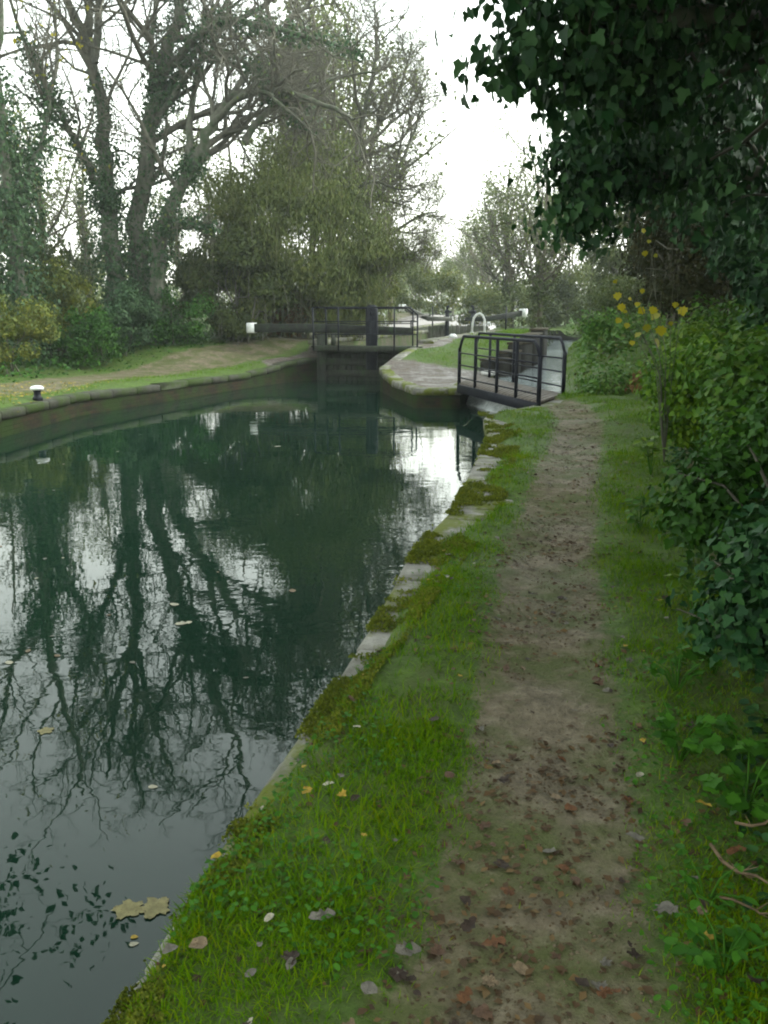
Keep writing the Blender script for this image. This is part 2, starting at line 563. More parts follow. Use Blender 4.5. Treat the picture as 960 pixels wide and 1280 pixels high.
flat_poly('water', P1, WZ, M['water'])
flat_poly('stream_water', P2, lambda x, y: BZ + max(0, y - 22) * .016, M['stream'])
flat_poly('upper_water', P3, .45, M['water'])


# spill of white water from the side stream into the lower pound, under the bridge
def spill():
    a, b = Vector((3.72, 17.85, 0)), Vector((2.45, 23.3, 0))
    dn = Vector((-.97, -.24, 0))
    V, F = [], []
    nu, nv = 40, 14
    for i in range(nu + 1):
        for j in range(nv + 1):
            u, v = i / nu, j / nv
            p = a.lerp(b, .02 + .96 * u) + dn * (v * (1.0 if v < .5 else 1.0))
            z = BZ + .005 - (.40) * float(sst(.05, .75, v)) + (vnoise(p.x, p.y, 7, 3) - .5) * .10 * (v > .2)
            V.append((p.x, p.y, z - .25 * float(sst(.62, .85, v))))
    for i in range(nu):
        for j in range(nv):
            k = i * (nv + 1) + j
            F.append((k, k + nv + 1, k + nv + 2, k + 1))
    tag(link('spill_water', npmesh('spill_water', V, [F], M['foam'], True)), kind='structure')


spill()


# ------------------------------------------------------------------ walls
def wall(name, label, line, out_left, ztop, thick=.42, stone=.85, capm='stone', facem='wall_brick', cap_h=.17, proud=.02, over=.03, jit=.012, zbot=-1.85):
    """wall along a line; land on the left of the line when out_left; ztop(x, y) height of the coping"""
    t = thing(name, label, 'wall', (line[0][0], line[0][1], 0))
    o = Vector((line[0][0], line[0][1], 0))
    pts = [Vector((p[0], p[1], 0)) for p in line]
    n = len(pts)
    sg = 1 if out_left else -1
    nor = []
    for i in range(n):
        d1 = (pts[i] - pts[i - 1]).normalized() if i else (pts[1] - pts[0]).normalized()
        d2 = (pts[i + 1] - pts[i]).normalized() if i < n - 1 else d1
        d = (d1 + d2).normalized()
        k = Vector((-d.y, d.x, 0)) * sg
        c = max(.5, d.dot(d1))
        nor.append(k / c)
    cum = [0]
    for i in range(1, n):
        cum.append(cum[-1] + (pts[i] - pts[i - 1]).length)

    def P(s):
        i = min(max(1, next((k for k in range(n) if cum[k] >= s), n - 1)), n - 1)
        f = (s - cum[i - 1]) / (cum[i] - cum[i - 1])
        return pts[i - 1].lerp(pts[i], f), nor[i - 1].lerp(nor[i], f)
    # face
    V, F, UV = [], [], []
    ss = sorted(set([round(x, 4) for x in np.arange(0, cum[-1], .5)] + [round(c, 4) for c in cum]))
    for s in ss:
        p, k = P(s)
        zt = ztop(p.x, p.y) - cap_h + .01
        V += [tuple(p - o + Vector((0, 0, zbot))), tuple(p - o + Vector((0, 0, zt)))]
        UV += [(s, zbot), (s, zt)]
    for i in range(len(ss) - 1):
        F.append((2 * i, 2 * i + 2, 2 * i + 3, 2 * i + 1))
    me = npmesh('brick_face', V, [F], M[facem])
    uv = me.uv_layers.new()
    for l, vi in zip(uv.data, [i for f in F for i in f]):
        l.uv = UV[vi]
    link('brick_face', me, t)
    # coping stones
    mb = MB()
    s = 0
    while s < cum[-1] - .05:
        L = min(stone * random.uniform(.75, 1.25), cum[-1] - s)
        a, b = s + .006, s + L - .006
        dz = random.uniform(-jit, jit)
        w = thick * random.uniform(.85, 1.1)
        rings = []
        inner = [c for c in cum if a < c < b]
        for q in [a, a + .02] + inner + [b - .02, b]:
            p, k = P(q)
            sh = .018 if q in (a, b) else 0
            zt = ztop(p.x, p.y) + dz
            e = -over + random.uniform(-.006, .006)
            prof = [(e + sh, -cap_h), (e + sh, -.03), (e + .03 + sh, -sh), (w - .04 - sh, -sh + random.uniform(-.006, .006)), (w - sh, -.04), (w - sh, -cap_h)]
            rings.append([tuple(p - o + k * x + Vector((0, 0, zt + z))) for x, z in prof])
        mb.loft(rings)
        s += L
    mb.obj('coping', M[capm], t)
    return t


wall('canal_wall', 'mossy stone edged canal wall running along the near muddy towpath', [p for p in EDGE if p[1] > -9] + CORNER, False, lambda x, y: -.05 - .03 * float(1 - sst(3.4, 5.0, y)), .50, .55, 'stone', 'wall_brick', .17, .02, .02, .006)
wall('canal_wall', 'low dark brick canal wall along the far left bank, curving to the lock gate', [p for p in LEFT if p[1] > -9], True, lambda x, y: -.12 + .33 * float(sst(26.5, 31, y)), .40, 1.1, 'stone_dark')
wall('island_wall', 'blunt ended brick wall round the wet paved island between lock and footbridge', ISL, False, lambda x, y: -.10 + .88 * float(sst(23.2, 31.5, y)), .33, .9, 'stone')
wall('lock_wall', 'far brick wall of the lock chamber, seen inside beyond the railed gate', [tuple(LK_L0)[:2], tuple(LK_L1)[:2]], True, lambda x, y: .80, .5, 1.2, 'stone', 'lock_brick')
wall('lock_wall', 'near coping of the lock chamber beside the white hoop and island grass', [tuple(LK_R0)[:2], tuple(LK_R1)[:2]], False, lambda x, y: .80, .5, 1.2, 'stone', 'lock_brick')
wall('stream_wall', 'dark bank wall of the island beside the pale side stream', BW_L, True, lambda x, y: -.10 + .86 * float(sst(23.2, 31.5, y)), .3, .7, 'stone')
wall('stream_wall', 'low edging on the hedge bank side of the pale side stream', BW_R, False, lambda x, y: -.02 + .25 * float(sst(20, 34, y)), .3, .7, 'stone')
for nm, ln, lf in (('upper_bank_edge', UP_L, True), ('upper_bank_edge', UP_R, False)):
    wall('upper_bank', 'stone edge of the upper canal on the %s beyond the top gates' % ('bushy left bank' if lf else 'grassy right bank'), ln[:4], lf, lambda x, y: .78, .4, 2.0)

# ------------------------------------------------------------------ lower gate
V3 = Vector


def lower_gate():
    a = V3((-2.25, 30.35, 0))
    b = V3((1.32, 29.65, 0))
    d = (b - a).normalized()
    q = V3((-d.y, d.x, 0))          # upstream
    t = thing('lock_gate', 'black bottom lock gate with railed walkway across the chamber mouth', 'lock gate', tuple(a))
    up = V3((0, 0, 1))

    def pt(s, off=0, z=0):
        return a + d * s + q * off + up * z - a
    L = (b - a).length
    mb = MB()
    k = int(L / .22)
    for i in range(k):
        s = (i + .5) * L / k
        mb.box(pt(s, .02 + random.uniform(-.006, .006), -1.8), pt(s, .02, .50), L / k - .012, .10, up=d.cross(up))
    for z in (-.35, .05, .42):
        mb.box(pt(0, -.09, z), pt(L, -.09, z), .12, .2)
    mb.obj('gate_leaf', M['gate_wood'], t)
    mb = MB()
    mb.box(pt(.1, 0, -1.8), pt(.1, 0, 1.0), .32, .34, up=d)
    mb.obj('heel_post', M['gate_wood'], t)
    mb = MB()                         # beam, long arm over the left bank
    rings = []
    for s, w, h in ((-2.35, .30, .29), (-.6, .30, .31), (.4, .30, .31), (L - .35, .22, .22)):
        z0 = 1.19 - .10 * max(0, s) / L
        rings.append([tuple(pt(s, .03 + x * w / 2, z0 + zz * h / 2)) for x, zz in ((-1, -.8), (-.8, -1), (.8, -1), (1, -.8), (1, .8), (.8, 1), (-.8, 1), (-1, .8))])
    mb.loft(rings)
    bm = mb.obj('balance_beam', M['beam_wood'], t)
    mb = MB()
    mb.box(pt(-2.62, .03, 1.19), pt(-2.34, .03, 1.19), .34, .35)
    mb.obj('beam_end', M['white_paint'], bm)
    mb = MB()
    for i in range(3):
        mb.box(pt(-.1, -.28 - i * .2, .585), pt(L + .1, -.28 - i * .2, .585), .185, .05)
    mb.box(pt(0, -.78, .52), pt(L + .1, -.78, .52), .06, .18)
    for s in np.linspace(.15, L - .1, 5):
        mb.box(pt(s, -.12, .5), pt(s, -.78, .5), .08, .10)
    mb.obj('walkway', M['gate_wood'], t)
    hz = 1.88
    front, back = -.80, -.16
    xs = [.0, .88, 2.80, 3.58]
    for i, s in enumerate(xs):
        mb = MB()
        mb.box(pt(s, front, .45), pt(s, front, hz - (.22 if i == 3 else 0)), .06, .05, up=d)
        mb.obj('railing_post', M['black_paint'], t)
    for s in (.28, 1.95, 3.32):
        mb = MB()
        mb.box(pt(s, back, .5), pt(s, back, hz - .03), .045, .045, up=d)
        mb.obj('railing_post', M['black_paint'], t)
    mb = MB()
    mb.tube([pt(0, front, hz), pt(2.80, front, hz), pt(3.30, front, hz), pt(3.58, front, hz - .24)], .028, 8)
    mb.tube([pt(.0, front, 1.42), pt(3.58, front, 1.42)], .02, 8)
    mb.tube([pt(.0, front, 1.0), pt(3.58, front, 1.0)], .02, 8)
    mb.obj('handrail', M['black_paint'], t)
    mb = MB()
    mb.tube([pt(.28, back, hz - .03), pt(3.1, back, hz - .03), pt(3.32, back, hz - .2)], .024, 8)
    mb.tube([pt(.28, back, 1.35), pt(3.32, back, 1.35)], .018, 8)
    mb.obj('handrail', M['black_paint'], t)
    mb = MB()                         # paddle stand, thick post with rounded head
    s0 = 1.93
    rings = []
    for z, w, dd in ((-.2, .36, .24), (.3, .38, .26), (1.6, .40, .28), (1.84, .38, .26), (1.93, .30, .2), (1.97, .16, .1)):
        rings.append([tuple(pt(s0 + x * w / 2, -.30 + y * dd / 2, z)) for x, y in ((-1, -.7), (-.7, -1), (.7, -1), (1, -.7), (1, .7), (.7, 1), (-.7, 1), (-1, .7))])
    mb.loft(rings)
    ps = mb.obj('paddle_post', M['black_paint'], t)
    mb = MB()
    mb.tube([pt(s0, -.42, 1.70), pt(s0, -.56, 1.70)], .035, 8)
    mb.tube([pt(s0 - .02, -.44, .4), pt(s0 - .02, -.44, 1.6)], .022, 6)
    mb.obj('winding_gear', M['black_paint'], ps)
    mb = MB()
    mb.box(pt(.42, -.45, .62), pt(.85, -.45, .62), .3, .02)
    mb.box(pt(.63, -.5, .62), pt(.63, -.5, 1.02), .5, .05, up=d)
    mb.obj('paddle_board', M['gate_wood'], t)


lower_gate()


def upper_gate(left):
    lab = 'top lock gate with pale weathered beam reaching over the left bank' if left else 'top lock gate with dark beam and white tip reaching over the grass'
    hinge = (LK_L1 if left else LK_R1) - AX * .4
    mid = (LK_L1 + LK_R1) / 2 + AX * .35
    t = thing('lock_gate', lab, 'lock gate', tuple(hinge), 'top gates of the lock')
    d = (mid - hinge).normalized()
    q = V3((-d.y, d.x, 0))
    up = V3((0, 0, 1))
    L = (mid - hinge).length - .02

    def pt(s, off=0, z=0):
        return d * s + q * off + up * z
    mb = MB()
    k = 8
    for i in range(k):
        s = (i + .5) * L / k
        mb.box(pt(s, random.uniform(-.006, .006), -1.8), pt(s, 0, 1.05 + random.uniform(-.02, .02)), L / k - .012, .12, up=d.cross(up))
    mb.obj('gate_leaf', M['lock_plank'], t)
    tip = V3(at(500, 385, 51.5)) if left else V3(at(657, 391.5, 51.0))
    tip = tip - V3(hinge)
    bd = V3((tip.x, tip.y, 0)).normalized()
    inn = -bd * (L * .75)
    zt, zi = tip.z, 1.42
    mb = MB()
    rings = []
    s_ = V3((-bd.y, bd.x, 0))
    n_pts = [(inn, zi, .22), (V3((0, 0, 0)), zi + .03, .28), (V3((tip.x, tip.y, 0)) - bd * .3, zt, .33)]
    for p, z, w in n_pts:
        rings.append([tuple(p + s_ * (x * w / 2) + up * (z + y * w / 2)) for x, y in ((-1, -.8), (-.8, -1), (.8, -1), (1, -.8), (1, .8), (.8, 1), (-.8, 1), (-1, .8))])
    mb.loft(rings)
    bm = mb.obj('balance_beam', M['beam_grey' if left else 'beam_wood'], t)
    mb = MB()
    e = V3((tip.x, tip.y, zt))
    mb.box(e - bd * .31, e + bd * .02, .46 if not left else .40, .50 if not left else .40)
    mb.obj('beam_end', M['white_paint'], bm)
    mb = MB()
    sp = L * .58
    mb.box(pt(sp, -.14, .2), pt(sp, -.14, 1.95), .24, .2, up=d)
    mb.box(pt(sp - .14, -.14, 1.83), pt(sp + .24, -.14, 1.83), .26, .16)
    mb.tube([pt(sp, -.14, 1.93), pt(sp, -.14, 2.12), pt(sp + .12, -.14, 2.16)], .07, 8)
    mb.obj('paddle_post', M['black_paint'], t)
    for s in ((-1.1, .2) if left else (-1.0,)):
        mb = MB()
        p = -bd * 0 + bd * abs(s) if s < 0 else d * s
        mb.box(p + up * .7 - s_ * .25, p + up * 2.15 - s_ * .25, .07, .07, up=d)
        mb.obj('railing_post', M['black_paint'], t)


M['lock_plank'] = surf('lock_plank', [(.3, (.05, .048, .036)), (.7, (.11, .105, .08))], 5, .8, .4, stretch=(3, 3, .5), second=((.05, .07, .03), 3, .45, .7))
upper_gate(True)
upper_gate(False)


def hoop(base, ht, wd, lab, dirv=AX):
    t = thing('handrail_hoop', lab, 'handrail', base, 'white ladder hoops on the lock side')
    mb = MB()
    pts = [(-.5 * wd * 1.0, 0), (-.46 * wd, ht * .5), (-.36 * wd, ht * .78), (-.15 * wd, ht * .95), (.08 * wd, ht), (.32 * wd, ht * .9), (.46 * wd, ht * .7), (.5 * wd, ht * .4), (.5 * wd, 0)]
    P = [tuple(PX * x + V3((0, 0, z)) + AX * (.06 * x)) for x, z in pts]
    mb.tube(P, .055, 10)
    mb.obj('hoop', M['white_paint'], t, smooth=True)
    for x in (-.5 * wd, .5 * wd):
        mb = MB()
        c = PX * x
        mb.lathe([(.10, 0), (.10, .03), (.07, .04)], tuple(c), 10)
        mb.obj('foot_plate', M['white_paint'], t)


pR = LK_R0 + AX * 13.6 + PX * .35
pL = LK_L0 + AX * 9.9 - PX * .25
hoop((pR.x, pR.y, .80), .92, .62, 'white looped handrail standing on the island grass by the chamber')
hoop((pL.x, pL.y, .80), .95, .6, 'white looped handrail half hidden behind the black gate post')


# ------------------------------------------------------------------ footbridge
def footbridge():
    n0, n1 = V3((2.91, 16.10, .0)), V3((1.81, 20.72, .0))
    f0, f1 = V3((3.74, 17.90, .0)), V3((2.55, 24.0, .0))
    t = thing('footbridge', 'small black railed footbridge over the side stream at the towpath end', 'footbridge', tuple(n0))
    o = n0
    up = V3((0, 0, 1))
    Z = .02
    mb = MB()
    k = 26
    for i in range(k):
        u0, u1 = i / k + .002, (i + 1) / k - .002
        z = Z + random.uniform(-.004, .004)
        r = []
        for dz in (-.06, 0):
            r.append([tuple(n0.lerp(n1, u0) - o + up * (z + dz)), tuple(f0.lerp(f1, u0) - o + up * (z + dz)), tuple(f0.lerp(f1, u1) - o + up * (z + dz)), tuple(n0.lerp(n1, u1) - o + up * (z + dz))])
        mb.loft(r)
    mb.obj('deck', M['deck'], t)
    for a, b in ((n0, n1), (f0, f1)):
        mb = MB()
        mb.box(a - o + up * (-.10), b - o + up * (-.10), .10, .20)
        mb.obj('side_beam', M['black_paint'], t)
    for a, b, us, ht in ((n0, n1, (0, .24, .47, .76, 1), 1.14), (f0, f1, (0, .22, .5, .80, 1), 1.15)):
        d = (b - a).normalized()
        L = (b - a).length
        A, B = a - o, b - o
        rail = MB()
        rail.tube([A + up * (ht - .30), A + d * .13 + up * (ht - .12), A + d * .26 + up * ht, B - d * .30 + up * ht, B - d * .15 + up * (ht - .12), B + up * (ht - .34)], .034, 8)
        rail.obj('top_rail', M['black_paint'], t, smooth=False)
        for z, r in ((.74, .017), (.46, .017), (.16, .017)):
            mb = MB()
            mb.tube([A + up * z, B + up * z], r, 6)
            mb.obj('rail_bar', M['black_paint'], t)
        for i, u in enumerate(us):
            mb = MB()
            p = A.lerp(B, u)
            top = ht - .28 if i in (0, len(us) - 1) else ht - .02
            mb.box(p + up * (-.18), p + up * top, .075 if i in (0, len(us) - 1) else .06, .06, up=d)
            mb.obj('railing_post', M['black_paint'], t)


M['deck'] = surf('deck', [(.3, (.075, .062, .05)), (.7, (.15, .13, .11))], 9, .6, .5, second=((.06, .05, .035), 4, .5, .65))
footbridge()


# ------------------------------------------------------------------ small hard things
def bollard():
    x, y, z = on(47, 496, -.03)
    t = thing('mooring_bollard', 'squat black mooring bollard with white top on the far left bank', 'bollard', (x, y, -.06))
    mb = MB()
    mb.lathe([(.10, -.05), (.10, .02), (.075, .04), (.07, .13), (.085, .165)], (0, 0, 0), 16)
    mb.obj('post', M['black_paint'], t, smooth=True)
    mb = MB()
    mb.lathe([(.085, .165), (.13, .18), (.135, .215), (.11, .245), (.04, .26)], (0, 0, 0), 16)
    mb.obj('cap', M['white_paint'], t, smooth=True)


bollard()


def rock(name, label, loc, size, mat, group=None, seed=0):
    rg = np.random.default_rng(seed)
    mb = MB()
    rings = []
    for z, r in ((0, .85), (.25, 1), (.6, .95), (.9, .7), (1, .4)):
        rings.append([(size[0] * .5 * r * math.cos(a) * (1 + rg.uniform(-.12, .12)), size[1] * .5 * r * math.sin(a) * (1 + rg.uniform(-.12, .12)), size[2] * z * (1 + rg.uniform(-.06, .06))) for a in np.linspace(0, 2 * math.pi, 10)[:-1]])
    mb.loft(rings)
    o = mb.obj(name, mat)
    o.location = loc
    return tag(o, label, 'stone', group)


def ground_z(x, y):
    return float(fields(np.array([x]), np.array([y]))[0][0])


p = on(566, 432, .5)
rock('painted_stone', 'small white painted stone on the island grass left of the hoop', (p[0], p[1], ground_z(p[0], p[1]) - .02), (.34, .28, .16), M['white_paint'], None, 1)
p = on(611, 409, .8)
rock('painted_stone', 'tiny white painted stone on the island grass just right of the hoop', (p[0], p[1], ground_z(p[0], p[1]) - .02), (.36, .3, .26), M['white_paint'], None, 2)
rock('stone_block', 'pale stone block at the stream edge seen through the footbridge rails', (2.98, 24.75, -.06), (.42, .95, .15), M['stone_pale'], None, 3)
rock('stone_block', 'low dark stone block on the island behind the footbridge rails', (3.6, 26.6, .08), (.5, .5, .35), M['stone'], None, 4)

# dark stepped wall between the island grass and the stream
def weir_wall():
    pts = [(2.95, 24.9), (3.55, 25.6), (4.05, 26.9), (4.75, 29.0), (5.55, 31.8), (6.4, 35.2)]
    t = thing('weir_wall', 'dark stepped wall beside the pale side stream, seen through the footbridge rails', 'wall', (pts[0][0], pts[0][1], 0))
    mb, cap = MB(), MB()
    o = V3((pts[0][0], pts[0][1], 0))
    for i, (a, b) in enumerate(zip(pts[:-1], pts[1:])):
        zt = (.34, .52, .74, .95, 1.08)[i]
        A, B = V3((a[0], a[1], 0)) - o, V3((b[0], b[1], 0)) - o
        mb.box(A + V3((0, 0, zt / 2 - .4)), B + V3((0, 0, zt / 2 - .4)), .42 + .004 * i, zt + .8)
        cap.box(A + V3((0, 0, zt + .03)), B + V3((0, 0, zt + .03)), .48 + .004 * i, .07)
    mb.obj('brick_body', M['weir_brick'], t)
    cap.obj('coping', M['weir_cap'], t)


M['weir_brick'] = surf('weir_brick', [(.3, (.006, .006, .005)), (.7, (.022, .020, .015))], 6, .8, .6, 20)
M['weir_cap'] = surf('weir_cap', [(.3, (.03, .025, .016)), (.7, (.09, .075, .05))], 6, .8, .5, 20)
weir_wall()

# ------------------------------------------------------------------ leaf shapes
def fan(outline, cz=-.04, c=(0, .35)):
    V = [(c[0], c[1], cz)] + [(x, y, z) for x, y, z in outline]
    n = len(outline)
    return np.array(V), np.array([(0, 1 + i, 1 + (i + 1) % n) for i in range(n)])


T_DIAM = (np.array([(0, 0, 0), (-.30, .45, .07), (0, 1, -.04), (.30, .45, .07)]), np.array([(0, 2, 1), (0, 3, 2)]))
T_NARROW = (np.array([(0, 0, 0), (-.12, .4, .03), (0, 1, -.05), (.12, .4, .03)]), np.array([(0, 2, 1), (0, 3, 2)]))
T_NARROW2 = (np.array([(0, 0, 0), (-.17, .4, .03), (0, 1, -.06), (.17, .4, .03)]), np.array([(0, 2, 1), (0, 3, 2)]))
T_OVAL = fan([(0, 0, 0), (-.26, .18, .05), (-.34, .45, .07), (-.22, .78, .03), (0, 1, -.05), (.22, .78, .03), (.34, .45, .07), (.26, .18, .05)])
T_IVY = fan([(0, 0, 0), (-.30, -.10, .03), (-.56, .22, .07), (-.30, .40, .03), (-.26, .66, .03), (0, 1, -.07), (.26, .66, .03), (.30, .40, .03), (.56, .22, .07), (.30, -.10, .03)])
T_MAPLE = fan([(0, 0, 0), (-.28, -.12, .02), (-.30, .10, 0), (-.62, .18, .08), (-.49, .37, .02), (-.54, .66, .06), (-.33, .63, .0), (-.24, .80, .03), (0, 1.0, -.06), (.24, .80, .03), (.33, .63, .0), (.54, .66, .06), (.49, .37, .02), (.62, .18, .08), (.30, .10, 0), (.28, -.12, .02)])
_ang = np.linspace(-math.pi / 2, 1.5 * math.pi, 41)[:-1]
_rad = .43 + .085 * np.cos(5 * (_ang - math.pi / 2)) + .03 * np.sin(15 * _ang)
T_LOBED = fan([(.0 + r * math.cos(a) * 1.05, .5 + r * math.sin(a), .05 * math.sin(3 * a)) for a, r in zip(_ang, _rad)], -.03, (0, .45))
T_OAK = fan([(0, 0, 0), (-.10, .08, .0), (-.20, .28, .06), (-.13, .36, .02), (-.30, .55, .10), (-.18, .63, .03), (-.22, .85, .08), (0, 1, .05), (.22, .85, .08), (.18, .63, .03), (.30, .55, .10), (.13, .36, .02), (.20, .28, .06), (.10, .08, .0)])
T_BLADE = (np.array([(-.5, 0, 0), (.5, 0, 0), (-.38, .5, .10), (.38, .5, .10), (0, 1, .38)]), np.array([(0, 1, 3), (0, 3, 2), (2, 3, 4)]))


def nrm(a):
    return a / np.maximum(np.linalg.norm(a, axis=1, keepdims=True), 1e-9)


def scatter(tmpl, pos, tip, nor, size, wid=None):
    TV, TF = tmpl
    n, k = len(pos), len(TV)
    tip = nrm(tip)
    side = nrm(np.cross(tip, nor))
    nor = np.cross(side, tip)
    size = np.broadcast_to(size, (n,))
    wid = size if wid is None else np.broadcast_to(wid, (n,))
    V = pos[:, None, :] + (TV[None, :, 0, None] * wid[:, None, None]) * side[:, None, :] + (TV[None, :, 1, None] * size[:, None, None]) * tip[:, None, :] + (TV[None, :, 2, None] * size[:, None, None]) * nor[:, None, :]
    F = TF[None] + (np.arange(n) * k)[:, None, None]
    return V.reshape(-1, 3), F.reshape(-1, TF.shape[1])


def rdir(rg, n):
    return nrm(rg.normal(size=(n, 3)))


def clump_leaves(rg, cen, rad, n, up=.35, droop=.5, shell=.75):
    """n leaf positions on uneven clumps; cen (k,3) centres, rad (k,) radii"""
    w = rad ** 2
    i = rg.choice(len(cen), n, p=w / w.sum())
    d = rdir(rg, n)
    d[:, 2] = np.where(d[:, 2] < -.3, d[:, 2] * .6, d[:, 2])
    r = rad[i] * np.clip(rg.normal(shell, .26, n), .05, 1.12)
    pos = cen[i] + d * r[:, None]
    nor = nrm(d + np.array([0, 0, up]) + rg.normal(0, .45, (n, 3)))
    tip = nrm(np.cross(nor, rdir(rg, n)) + np.array([0, 0, -droop]))
    return pos, tip, nor


# ------------------------------------------------------------------ shrubs
def shrub(name, label, cat, base, size, mat, n, leaf, tmpl=T_DIAM, k=26, group=None, seed=0, up=.35, droop=.5, stems=10, crad=.34, low=.0, stemmat='twig', hang=0, wild=0):
    """uneven shrub on base, size = (rx, ry, h): parts foliage and branches"""
    rg = np.random.default_rng(seed + 100)
    rx, ry, h = size
    t = thing(name, label, cat, base, group)
    d = rdir(rg, k)
    rr = rg.uniform(.45, 1.0, k) ** .6
    if low > 1:
        rr = rg.uniform(.72, 1.0, k)
    cen = np.column_stack([d[:, 0] * rx * rr * .8, d[:, 1] * ry * rr * .8, h * (.5 + .42 * d[:, 2] * rr)])
    if low:
        cen[:, 2] = np.maximum(cen[:, 2] - low * rg.uniform(0, 1, k), .12 * h)
    rad = crad * min(rx, ry, h) * rg.uniform(.55, 1.35, k)
    pos, tip, nor = clump_leaves(rg, cen, rad, n, up, droop)
    sz = leaf * rg.uniform(.6, 1.25, n)
    V, F = scatter(tmpl, pos, tip, nor, sz)
    V[:, 2] = np.maximum(V[:, 2], .01)
    link('foliage', npmesh('foliage', V, [F], M[mat]), t)
    mb = MB()
    for c, r in list(zip(cen, rad))[:stems]:
        b0 = np.array([rg.uniform(-.3, .3) * rx, rg.uniform(-.3, .3) * ry, -.05])
        e = c + rdir(rg, 1)[0] * r * (.6 + wild)
        m1 = b0 * .6 + e * .4 + np.array([0, 0, .12 * h]) + rg.normal(0, .05 * h, 3)
        r0 = .012 * h ** .7 + .004
        mb.tube([b0, m1, (m1 + e) / 2 + rg.normal(0, .04 * h, 3), e], [r0, r0 * .7, r0 * .45, r0 * .15], 5, False)
    for j in range(hang):
        c, r = cen[j % k], rad[j % k]
        p0 = c + rdir(rg, 1)[0] * r * 1.0 + np.array([0, 0, r * .4])
        o_ = nrm((p0 * [1, 1, 0])[None])[0]
        L = h * rg.uniform(.12, .3)
        mb.tube([p0, p0 + o_ * .12 * L + [0, 0, .05 * L], p0 + o_ * .25 * L + [0, 0, -.4 * L], p0 + o_ * .25 * L + [0, 0, -L]], [.014, .012, .01, .005], 3, False)
    if mb.V:
        mb.obj('branches', M[stemmat], t)
    return t


# ------------------------------------------------------------------ trees
class Tree:
    def __init__(self, seed, levels=3, nchild=(7, 7, 5), lens=(.42, .5, .5), ang=(35, 75), up=.12, sides=(8, 6, 4, 3, 3), curve=.22, rmin=.010):
        self.rg = random.Random(seed)
        self.levels, self.nchild, self.lens, self.ang, self.up, self.sides, self.curve, self.rmin = levels, nchild, lens, ang, up, sides, curve, rmin
        self.big, self.small = MB(), MB()
        self.nodes, self.ends = [], []

    def limb(self, pts, r0, r1, level=0, grow=True, smooth=2):
        P = [Vector(p) for p in pts]
        for _ in range(smooth):
            Q = [P[0]]
            for a, b in zip(P[:-1], P[1:]):
                Q += [a.lerp(b, .25), a.lerp(b, .75)]
            Q.append(P[-1])
            P = Q
        n = len(P)
        if smooth:
            j = r0 * .35
            P = [p + Vector((self.rg.uniform(-j, j), self.rg.uniform(-j, j), 0)) for p in P]
        rad = [r0 + (r1 - r0) * (i / (n - 1)) for i in range(n)]
        self.add(P, rad, level, grow)

    def add(self, P, rad, level, grow=True):
        (self.big if level == 0 else self.small).tube([tuple(p) for p in P], rad, self.sides[min(level, len(self.sides) - 1)], False)
        if level == 0:
            self.nodes += [(p, r) for p, r in zip(P, rad)]
        self.ends.append((P[-1], level))
        if grow and level < self.levels:
            self.children(P, rad, level)

    def children(self, P, rad, level):
        rg = self.rg
        L = sum((b - a).length for a, b in zip(P[:-1], P[1:]))
        n = self.nchild[min(level, len(self.nchild) - 1)]
        n = max(1, int(n * rg.uniform(.75, 1.25)))
        for i in range(n):
            f = (.28 if level == 0 else .15) + (.72 if level == 0 else .85) * (i + rg.random()) / n
            f = min(f, .999)
            k = f * (len(P) - 1)
            j = min(int(k), len(P) - 2)
            p = P[j].lerp(P[j + 1], k - j)
            t = (P[j + 1] - P[j]).normalized()
            r = rad[j] + (rad[j + 1] - rad[j]) * (k - j)
            a = math.radians(rg.uniform(*self.ang))
            u = t.orthogonal().normalized()
            v = t.cross(u)
            b = rg.uniform(0, 2 * math.pi)
            d = t * math.cos(a) + (u * math.cos(b) + v * math.sin(b)) * math.sin(a)
            d.z += self.up
            d.normalize()
            ln = L * self.lens[min(level, len(self.lens) - 1)] * rg.uniform(.6, 1.2) * (1.15 - .6 * f)
            self.shoot(p, d, ln, min(r * .62, .020 * ln + self.rmin), level + 1)

    def shoot(self, p, d, ln, r, level):
        rg = self.rg
        seg = (6, 5, 4, 3)[min(level, 3)]
        P, rad = [p], [r]
        c = self.curve
        for i in range(seg):
            d = d + Vector((rg.gauss(0, c), rg.gauss(0, c), rg.gauss(0, c) + .04))
            d.normalize()
            p = p + d * (ln / seg)
            P.append(p)
            rad.append(r * (1 - .62 * (i + 1) / seg))
        self.add(P, rad, level)

    def finish(self, name, label, base, mat='bark', twig='twig', group=None, ivy=None, leaves=None, seed=0, cat='tree'):
        t = thing(name, label, cat, base, group)
        self.big.obj('trunk', M[mat], t, base, True)
        if self.small.V:
            self.small.obj('crown', M[twig], t, base)
        rg = np.random.default_rng(seed + 55)
        if ivy:
            n, zmax, spread, leaf, m = ivy[:5]
            nd = [(p, r) for p, r in self.nodes if p.z < zmax]
            c = np.array([tuple(p) for p, r in nd])
            rad = np.array([r * 1.2 + spread * random.uniform(.5, 1.3) * (1 - .55 * p.z / zmax) for p, r in nd])
            pos, tip, nor = clump_leaves(rg, c, rad, n, .2, .6)
            V, F = scatter(ivy[5] if len(ivy) > 5 else T_DIAM, pos - np.array(base), tip, nor, leaf * rg.uniform(.6, 1.3, n))
            link('ivy', npmesh('ivy', V, [F], M[m]), t)
        if leaves:
            n, leaf, m, lv = leaves
            e = np.array([tuple(p) for p, l in self.ends if l >= lv])
            i = rg.integers(0, len(e), n)
            pos = e[i] + rg.normal(0, .12 + leaf, (n, 3))
            V, F = scatter(T_DIAM, pos - np.array(base), rdir(rg, n) + [0, 0, -.6], rdir(rg, n), leaf * rg.uniform(.6, 1.3, n))
            link('leaves', npmesh('leaves', V, [F], M[m]), t)
        return t


